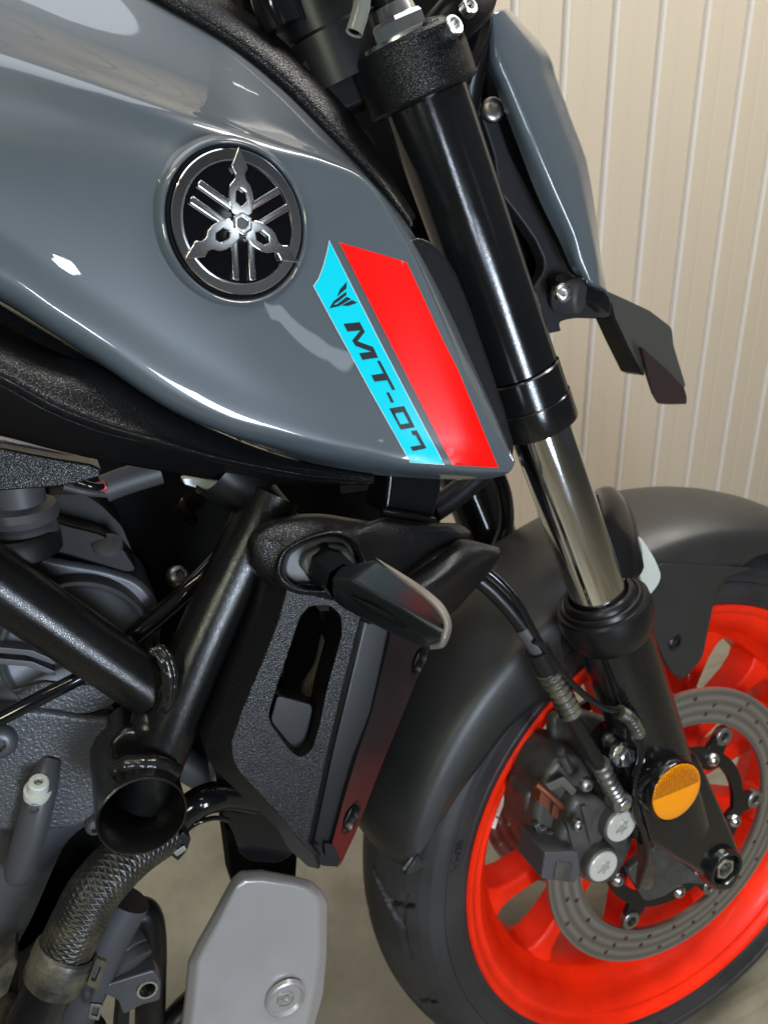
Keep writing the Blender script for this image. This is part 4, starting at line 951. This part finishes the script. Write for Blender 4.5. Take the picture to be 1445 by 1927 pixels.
# ------------------------------------------------------------------ turn signal
sb = lathe('turn_signal_stem', P(612, 1062, .170), NN, [(.0001, -.002), (.0125, 0), (.0105, .004), (.0100, .03)], m_sig, bike, seg=8)
def sigbody():
    # cross-sections (outline of eight points) from the stem to the tip
    S_ = []
    secs = [((634, 1083), 26, 30, .205), ((668, 1100), 33, 44, .222), ((715, 1124), 33, 50, .238), ((760, 1149), 28, 50, .252), ((805, 1178), 20, 42, .264), ((836, 1200), 9, 24, .272)]
    ring = []
    bm = bmesh.new()
    top_ = [(641, 1066), (709, 1053), (760, 1088), (803, 1119), (832, 1148), (845, 1172)]
    mid = [(622, 1088), (660, 1092), (710, 1118), (757, 1143), (805, 1172), (838, 1190)]
    low = [(625, 1112), (652, 1126), (705, 1150), (752, 1180), (800, 1204), (838, 1204)]
    bot = [(632, 1134), (652, 1148), (702, 1174), (758, 1203), (806, 1221), (832, 1219)]
    oo = [.206, .216, .232, .247, .260, .267]
    for i in range(6):
        o_ = oo[i]
        ring.append([bm.verts.new(P(*top_[i], o_ - .006)), bm.verts.new(P(*mid[i], o_ + .004)), bm.verts.new(P(*low[i], o_ + .004)), bm.verts.new(P(*bot[i], o_ - .004)),
                     bm.verts.new(P(*bot[i], o_ - .012) ), bm.verts.new(P(*top_[i], o_ - .022))])
    for i in range(5):
        for k in range(6): bm.faces.new([ring[i][k], ring[i][(k + 1) % 6], ring[i + 1][(k + 1) % 6], ring[i + 1][k]])
    bm.faces.new(ring[0]); bm.faces.new(ring[-1][::-1])
    return finish(bm, .0022, 3, 14)
sg = link('turn_signal', sigbody(), m_sig, ang=50, label='slim black turn signal pointing out from the shroud')
tube('signal_slot', [P(656, 1121, .2225), P(700, 1146, .237), P(760, 1174, .2515), P(815, 1193, .264)], [.0006, .0017, .0018, .0008], m_dark, sg)
loft('signal_lens', [[(706, 1049, .224), (760, 1081, .239), (806, 1112, .252), (836, 1140, .260), (850, 1172, .264), (846, 1200, .266), (834, 1219, .264), (808, 1223, .256)],
                     [(712, 1055, .226), (760, 1089, .242), (803, 1121, .2555), (830, 1149, .264), (843, 1174, .2685), (839, 1198, .271), (829, 1213, .269), (808, 1217, .261)]], m_lens, sg, nu=60, nv=6, thick=.002)
# ------------------------------------------------------------------ silver shield
def zh(pts): return [(280 + x / 3.284, 1600 + y / 3.284) for x, y in pts]
ho = zh([(575, 142), (700, 136), (900, 175), (1010, 205), (1075, 260), (1108, 330), (1104, 650), (1080, 900), (1030, 1074), (980, 1300), (150, 1300), (205, 1080), (222, 950), (246, 700), (300, 590), (400, 410), (480, 260), (520, 190)])
hi = zh([(600, 190), (700, 186), (880, 212), (970, 235), (1030, 280), (1056, 340), (1054, 650), (1030, 830), (980, 1074), (930, 1300), (215, 1300), (262, 1080), (278, 950), (302, 700), (350, 600), (430, 460), (500, 310), (545, 230)])
fz = lambda x, y: .112 + max(0, y - 1828) * .00006 - max(0, 1830 - y) * .000015
sh = frustum('exhaust_heat_shield', ho, lambda x, y: fz(x, y) - .006, hi, fz, .004, m_alu, bike, .0022, 3, label='satin silver heat shield held by one recessed bolt')
dc = P(537, 1880, .1165)
lathe('shield_dish', dc, NN, [(.0150, -.001), (.0143, .0016), (.0132, .0022), (.0122, .0014), (.0110, .0002), (.0070, .0002), (.0001, .0002)], m_alu, sh, seg=64)
rings('shield_bolt', dc + NN * .0004, NN, [('c', .0062, -.004), ('c', .0062, .0008), ('c', .0053, .0010), ('c', .0050, -.0006), ('c', .0036, -.0006), ('c', .0034, .001), ('h', .0018, .001), ('h', .0017, -.002), ('c', .0001, -.002)], m_steel, sh)
tube('footrest_arm', [P(300, 1960, .06), P(350, 1905, .06), P(400, 1860, .05)], .012, m_satin)
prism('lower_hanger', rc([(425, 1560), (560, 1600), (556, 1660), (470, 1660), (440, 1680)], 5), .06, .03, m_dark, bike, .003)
# ------------------------------------------------------------------ headlight side panel, arm and lower flap
fo_ = rc([(928, 14), (957, 17), (990, 52), (1029, 96), (1062, 185), (1085, 250), (1104, 305), (1120, 400), (1132, 495), (1142, 546), (1118, 532), (1090, 519), (1077, 506), (1053, 453), (1013, 371), (975, 272), (937, 172), (915, 125), (917, 65)], 14)
cx_, cy_ = 1020, 260
HL0 = [(914, 60), (914, 118), (936, 172), (974, 272), (1012, 371), (1052, 453), (1076, 506), (1092, 521)]
HLa = [(921, 40), (928, 112), (950, 166), (990, 262), (1030, 356), (1068, 440), (1084, 492), (1100, 524)]
HLb = [(930, 24), (948, 92), (975, 158), (1014, 252), (1050, 345), (1086, 432), (1102, 480), (1116, 532)]
HLc = [(948, 15), (985, 75), (1012, 145), (1048, 240), (1082, 330), (1108, 420), (1122, 480), (1130, 540)]
HLd = [(958, 16), (1029, 96), (1048, 148), (1076, 225), (1104, 305), (1122, 410), (1132, 495), (1142, 547)]
def wo(row, os_): return [(x, y, o) for (x, y), o in zip(row, os_)]
hp_ = loft('headlight_side_panel', [wo(HL0, [.082] * 8), wo(HLa, [.0905] * 8), wo(HLb, [.0935] * 8), wo(HLc, [.0885] * 8), wo(HLd, [.074] * 8)], m_paint, bike, nu=110, nv=50, thick=.006, label='slim grey side panel of the headlight')
prism('panel_inner_frame', rc([(940, 40), (1000, 90), (1055, 190), (1086, 262), (1102, 290), (1108, 318), (1100, 325), (1120, 500), (1090, 530), (1040, 470), (990, 380), (920, 200), (912, 120), (925, 20)], 10), .060, .05, m_satin, hp_, .004, 3)
arm = prism('headlight_bracket', rc([(895, 195), (912, 235), (930, 290), (940, 360), (984, 417), (1008, 452), (1025, 490), (1023, 512), (999, 548), (1006, 580), (1016, 612), (1019, 628), (1057, 621), (1052, 606), (1085, 596), (1150, 598), (1150, 560), (1100, 530), (1072, 512), (1052, 470), (1010, 385), (960, 290), (925, 190)], 10), .062, .012, MAT('bracket_black', (.020, .020, .022), .5), bike, .002, 3)
prism('bracket_shade_block', rc([(1000, 560), (1030, 565), (1060, 575), (1150, 575), (1152, 600), (1085, 598), (1045, 604), (1058, 622), (1018, 630)], 6), .05, .03, m_dark, arm, .003)  # deep black block stands in for the shade under the bracket
prism('bracket_rib', rc([(1045, 520), (1060, 516), (1120, 528), (1148, 560), (1148, 592), (1120, 570), (1080, 560), (1052, 545)], 8), .075, .016, m_satin, arm, .004, 3)
lathe('bracket_spacer', P(1075, 556, .072), Vector((.5, -.8, -.1)), [(.010, -.012), (.012, -.010), (.012, .006), (.010, .008), (.0001, .008)], m_greyp, arm, seg=32)
dome_bolt(P(927, 205, .075), Vector((-.25, -1, .2)), .0078, .0022, m_dsteel, arm, 'bracket_bolt')
dome_bolt(P(1058, 551, .082), Vector((-.35, -1, .1)), .0068, .003, m_steel, arm, 'bracket_bolt')
m_flap = MAT('flap_grey_black', (.055, .055, .05), .45)
flp = prism('lower_flap', rc([(1060, 521), (1085, 522), (1130, 542), (1175, 562), (1222, 584), (1264, 616, 8), (1267, 649, 8), (1290, 725), (1286, 731), (1260, 700), (1206, 652), (1213, 706), (1199, 701), (1188, 680), (1168, 640), (1150, 600), (1146, 572), (1120, 556), (1085, 540), (1062, 534)], 3), .055, .004, m_flap, bike, .0012, 2, fo=lambda x, y: .060 - (x - 1060) * .00010, label='dark flap hanging below the headlight')
prism('flap_fin', rc([(1207, 652), (1222, 668), (1258, 700), (1287, 729), (1292, 745), (1292, 760), (1262, 761), (1243, 760), (1232, 742), (1220, 705)], 3), .06, .004, MAT('flap_fin_black', (.035, .022, .024), .25), flp, .001, 2, fo=lambda x, y: .062 - (x - 1207) * .0001 - (y - 660) * .00012)
prism('flap_edge', rc([(1146, 566), (1152, 600), (1170, 640), (1200, 702), (1213, 707), (1208, 700), (1182, 650), (1158, 598), (1151, 570)], 2), .0555, .02, m_satin, flp, .001)
# ------------------------------------------------------------------ caliper, hoses, sensor, reflector
cal = prism('brake_caliper', rc([(1010, 1530), (1024, 1470), (1050, 1430), (1090, 1420), (1120, 1455), (1118, 1500), (1150, 1520), (1196, 1512), (1204, 1560), (1190, 1600), (1172, 1640), (1150, 1668), (1112, 1668), (1088, 1650), (1040, 1628), (1000, 1600)], 18), .100, .05, m_cal, bike, .006, 4)
for (x, y, rx) in ((1168, 1554, 33), (1134, 1630, 32)):
    c = P(x, y, .122); r = rp(rx, c)
    lathe('piston_housing', c, NN, [(r * 1.22, -.040), (r * 1.20, -.004), (r * 1.14, -.0005), (r * 1.05, 0), (r * 1.02, -.003)], m_cal, cal, seg=48)
    rings('piston_cap', c, NN, [('c', r, -.004), ('c', r, .0008), ('c', r * .93, .0020), ('c', r * .55, .0022), ('t', r * .42, .0018), ('t', r * .38, -.004), ('c', .0001, -.004)], m_cap, cal, seg=48)
prism('caliper_arm', rc([(1084, 1500), (1130, 1500), (1160, 1530), (1130, 1600), (1090, 1660), (1040, 1640), (1060, 1560)], 18), .114, .03, m_cal, cal, .006, 4)
prism('caliper_lug', rc([(1026, 1606), (1088, 1604), (1092, 1640), (1082, 1664), (1018, 1655)], 5), .128, .035, m_greyp, cal, .004, 3)
prism('caliper_lug_step', rc([(1048, 1622), (1080, 1626), (1074, 1660), (1042, 1656)], 4), .1295, .006, m_cal, cal, .002, 2)
prism('pad_carrier', rc([(990, 1500), (1022, 1468), (1060, 1440), (1078, 1470), (1062, 1520), (1020, 1560), (992, 1556)], 8), .088, .03, m_cal, cal, .004, 3)
prism('brake_pad', rc([(1018, 1490), (1036, 1500), (1030, 1524), (1014, 1512)], 3), .104, .012, m_brass, cal, .0015)
prism('brake_pad', rc([(1042, 1514), (1062, 1526), (1054, 1548), (1038, 1536)], 3), .104, .012, m_brass, cal, .0015)
tube('pad_pin', [P(1008, 1474, .100), P(1040, 1502, .104), P(1072, 1534, .104)], .0030, m_brass, cal)
for k in range(4): prism('pad_spring_leaf', rc([(1006 + 13 * k, 1556 + 8 * k), (1016 + 13 * k, 1550 + 8 * k), (1026 + 10 * k, 1578 + 8 * k), (1016 + 10 * k, 1584 + 8 * k)], 2), .104 + .001 * k, .004, m_dsteel, cal, .0008)
dome_bolt(P(1088, 1555, .126), NN, .0052, .003, m_dsteel, cal, 'caliper_bolt')
cb = tube('caliper_bracket', [P(1165, 1365, .10), P(1168, 1420, .105), P(1190, 1480, .105), P(1205, 1560, .10)], [.013, .014, .012, .012], m_fork, cal, seg=28)
hex_bolt(P(1171, 1421, .124), Vector((.15, -1, .1)), .0085, .007, m_steel, cal, 'caliper_bolt', 1.25)
lathe('bracket_boss', P(1165, 1412, .104), NN, [(.0001, .014), (.0125, .014), (.0155, .010), (.0160, -.02)], m_satin, cal, seg=36)
prism('caliper_back_plate', rc([(1040, 1350), (1100, 1340), (1160, 1360), (1200, 1440), (1180, 1520), (1120, 1500), (1040, 1440)], 14), .072, .012, m_cal, cal, .004, 3)
prism('lower_bracket_plate', rc([(1180, 1640), (1240, 1590), (1340, 1640), (1330, 1668), (1290, 1664), (1250, 1690), (1215, 1700)], 10), .075, .01, m_cal, cal, .003, 3)
banjo = P(1166, 1507, .128)
bh = tube('brake_hose', [P(880, 1075, .125), P(925, 1110, .13), P(970, 1160, .134), P(1008, 1215, .136), P(1030, 1255, .136), P(1052, 1300, .136), P(1078, 1352, .134), P(1106, 1402, .132), P(1128, 1440, .130), P(1146, 1474, .128), (banjo)], .0056, m_satin, seg=24, n=90)
tube('hose_ferrule', [P(982, 1178, .134), P(1008, 1215, .136), P(1024, 1244, .136)], .0066, m_greyp, bh, seg=24)
tube('hose_clip', [P(1010, 1222, .136), P(1030, 1262, .136)], .0088, m_satin, bh, seg=24)
tube('hose_boot', [P(1026, 1258, .136), P(1052, 1300, .136), P(1072, 1340, .134)], .0078, m_grime, bh, seg=28, n=70, wave=lambda t: .0010 * math.sin(t * 46))
tube('hose_fitting', [P(1128, 1436, .130), P(1146, 1474, .128), P(1160, 1498, .128)], .0070, m_dsteel, bh, seg=24, n=50, wave=lambda t: .0006 * math.sin(t * 40))
lathe('banjo_union', banjo, NN, [(.0085, -.008), (.0090, -.006), (.0090, .004), (.0080, .005), (.0001, .005)], m_dsteel, bh, seg=32)
hex_bolt(banjo + NN * .004, NN, .0055, .004, m_steel, bh, 'banjo_bolt', 1.1)
tube('sensor_wire', [P(885, 1060, .130), P(930, 1085, .136), P(975, 1135, .140), P(1005, 1190, .142), P(1040, 1245, .142), P(1090, 1300, .140), P(1132, 1330, .138), P(1172, 1342, .136), P(1198, 1368, .136), P(1206, 1420, .136), P(1196, 1470, .134), P(1196, 1530, .132), P(1212, 1570, .130), P(1216, 1620, .125), P(1200, 1670, .11)], .0026, m_gloss, bike, seg=16, n=140)
tube('wire_sleeve', [P(1165, 1340, .137), P(1186, 1354, .136), P(1202, 1382, .136)], .0052, m_grime, bike, seg=20, n=40, wave=lambda t: .0006 * math.sin(t * 50))
tube('sensor_body', [P(1210, 1580, .118), P(1214, 1625, .112), P(1212, 1660, .104)], [.0055, .0062, .0075], m_grime, bike, seg=20)
hex_bolt(P(1243, 1574, .12), NN, .0062, .005, m_steel, bike, 'sensor_bolt')
rf = P(1272, 1491, .150); rr2 = rp(59, rf)
rax = Vector((.06, -1, .02)).normalized()
hou = lathe('reflector_housing', rf - rax * .014, rax, [(rr2 * 1.03, -.012), (rr2 * 1.06, 0), (rr2 * 1.06, .0125), (rr2 * 1.02, .0138), (rr2 * .98, .0130), (.0001, .0125)], m_gloss, seg=64)
def amber_disc():
    vs = [(0, -.0012, 0)]; fs = []
    for j, (r, h) in enumerate([(.3, .0012), (.6, .0011), (.9, .0008), (1, 0)]):
        for k in range(64): a = 2 * math.pi * k / 64; vs.append((r * rr2 * math.cos(a), -h, r * rr2 * math.sin(a)))
    for k in range(64): fs.append((0, 1 + k, 1 + (k + 1) % 64))
    for j in range(3):
        for k in range(64): fs.append((1 + j * 64 + k, 1 + (j + 1) * 64 + k, 1 + (j + 1) * 64 + (k + 1) % 64, 1 + j * 64 + (k + 1) % 64))
    return mesh_from(vs, fs)
link('amber_lens', amber_disc(), m_amber, hou, wn=False, loc=rf)
prism('reflector_bracket', rc([(1168, 1430), (1215, 1450), (1240, 1470), (1225, 1500), (1190, 1480)], 5), .128, .01, m_satin, hou, .002)
# ------------------------------------------------------------------ handlebar above the picture (seen only mirrored in the tank)
bar = tube('handlebar', [Vector((-.30, .10, 1.035)), Vector((-.30, -.06, 1.035)), Vector((-.315, -.15, 1.065)), Vector((-.36, -.26, 1.10)), Vector((-.40, -.34, 1.105))], .012, m_gloss, bike, seg=24)
tube('handlebar_grip', [Vector((-.36, -.262, 1.10)), Vector((-.41, -.37, 1.107))], .018, m_rub, bar)
tube('switch_housing', [Vector((-.345, -.225, 1.09)), Vector((-.358, -.258, 1.10))], .028, m_matt, bar)
tube('brake_master_cylinder', [Vector((-.29, -.17, 1.085)), Vector((-.315, -.235, 1.105))], .022, m_matt, bar)
tube('brake_lever', [Vector((-.30, -.19, 1.08)), Vector((-.30, -.27, 1.085)), Vector((-.345, -.40, 1.085))], .006, m_satin, bar)
print('BADGE', ec, bn)
# moulded lettering band of the tyre, too worn to read: raised strokes
def strokes():
    bm = bmesh.new(); rnd = random.Random(3)
    for a0, a1, r0, r1 in ((-100, -93, .2455, .2520), (-66, -58, .2455, .2520), (-134, -126, .2455, .2520), (-63, -59, .2545, .2570), (-98, -94, .2545, .2575), (160, 167, .2455, .252)):
        a = a0
        while a < a1:
            w = rnd.choice((.22, .5, .22, .7)); hh = rnd.choice((1, 1, .45))
            ra, rb_ = r0, r0 + (r1 - r0) * hh
            if rnd.random() < .3: ra, rb_ = r1 - (r1 - r0) * .3, r1
            q = []
            for (r, t) in ((ra, a), (ra, a + w), (rb_, a + w), (rb_, a)):
                o_ = .0598 + (r - .245) * .19
                q.append((polar(r, t, o_ + .0009), polar(r, t, o_ - .002)))
            T_ = [bm.verts.new(x[0]) for x in q]; B_ = [bm.verts.new(x[1]) for x in q]
            bm.faces.new(T_)
            for i in range(4): bm.faces.new([T_[i], B_[i], B_[(i + 1) % 4], T_[(i + 1) % 4]])
            a += w + .22
    bmesh.ops.recalc_face_normals(bm, faces=bm.faces); me = bpy.data.meshes.new('s'); bm.to_mesh(me); bm.free(); return me
link('sidewall_lettering', strokes(), m_tyre, tyre, wn=False, loc=(0, 0, 0))['kind'] = 'stuff'
# smaller fittings round the caliper
tube('bleed_nipple', [P(1070, 1446, .105), P(1056, 1418, .118)], [.0045, .0030], m_dsteel, cal, seg=14)
lathe('bleed_cap', P(1056, 1418, .118), (P(1056, 1418, .118) - P(1070, 1446, .105)).normalized(), [(.0036, -.003), (.0040, 0), (.0036, .005), (.0001, .006)], m_rub, cal, seg=18)
dome_bolt(P(1046, 1592, .106), NN, .0058, .003, m_dsteel, cal, 'caliper_bolt')
dome_bolt(P(1104, 1478, .120), NN, .0060, .003, m_dsteel, cal, 'caliper_bolt')
prism('caliper_rib', rc([(1094, 1520), (1104, 1516), (1124, 1584), (1112, 1590)], 3), .117, .006, m_cal, cal, .0015)
prism('caliper_rib', rc([(1066, 1548), (1076, 1544), (1094, 1610), (1082, 1616)], 3), .117, .006, m_cal, cal, .0015)
prism('pad_spring', rc([(1030, 1476), (1062, 1462), (1086, 1488), (1078, 1500), (1058, 1480), (1036, 1490)], 3), .108, .002, m_dsteel, cal, .0006)
tube('cable_tie', [P(1004, 1206, .143), P(1022, 1216, .143), P(1026, 1228, .138)], .0022, m_satin, bh)
prism('cable_guide', rc([(1180, 1350), (1206, 1362), (1212, 1390), (1196, 1398), (1182, 1376)], 4), .128, .006, m_satin, bike, .0015)
hex_bolt(P(1150, 1395, .110), NN, .0055, .005, m_dsteel, cal, 'bracket_bolt')
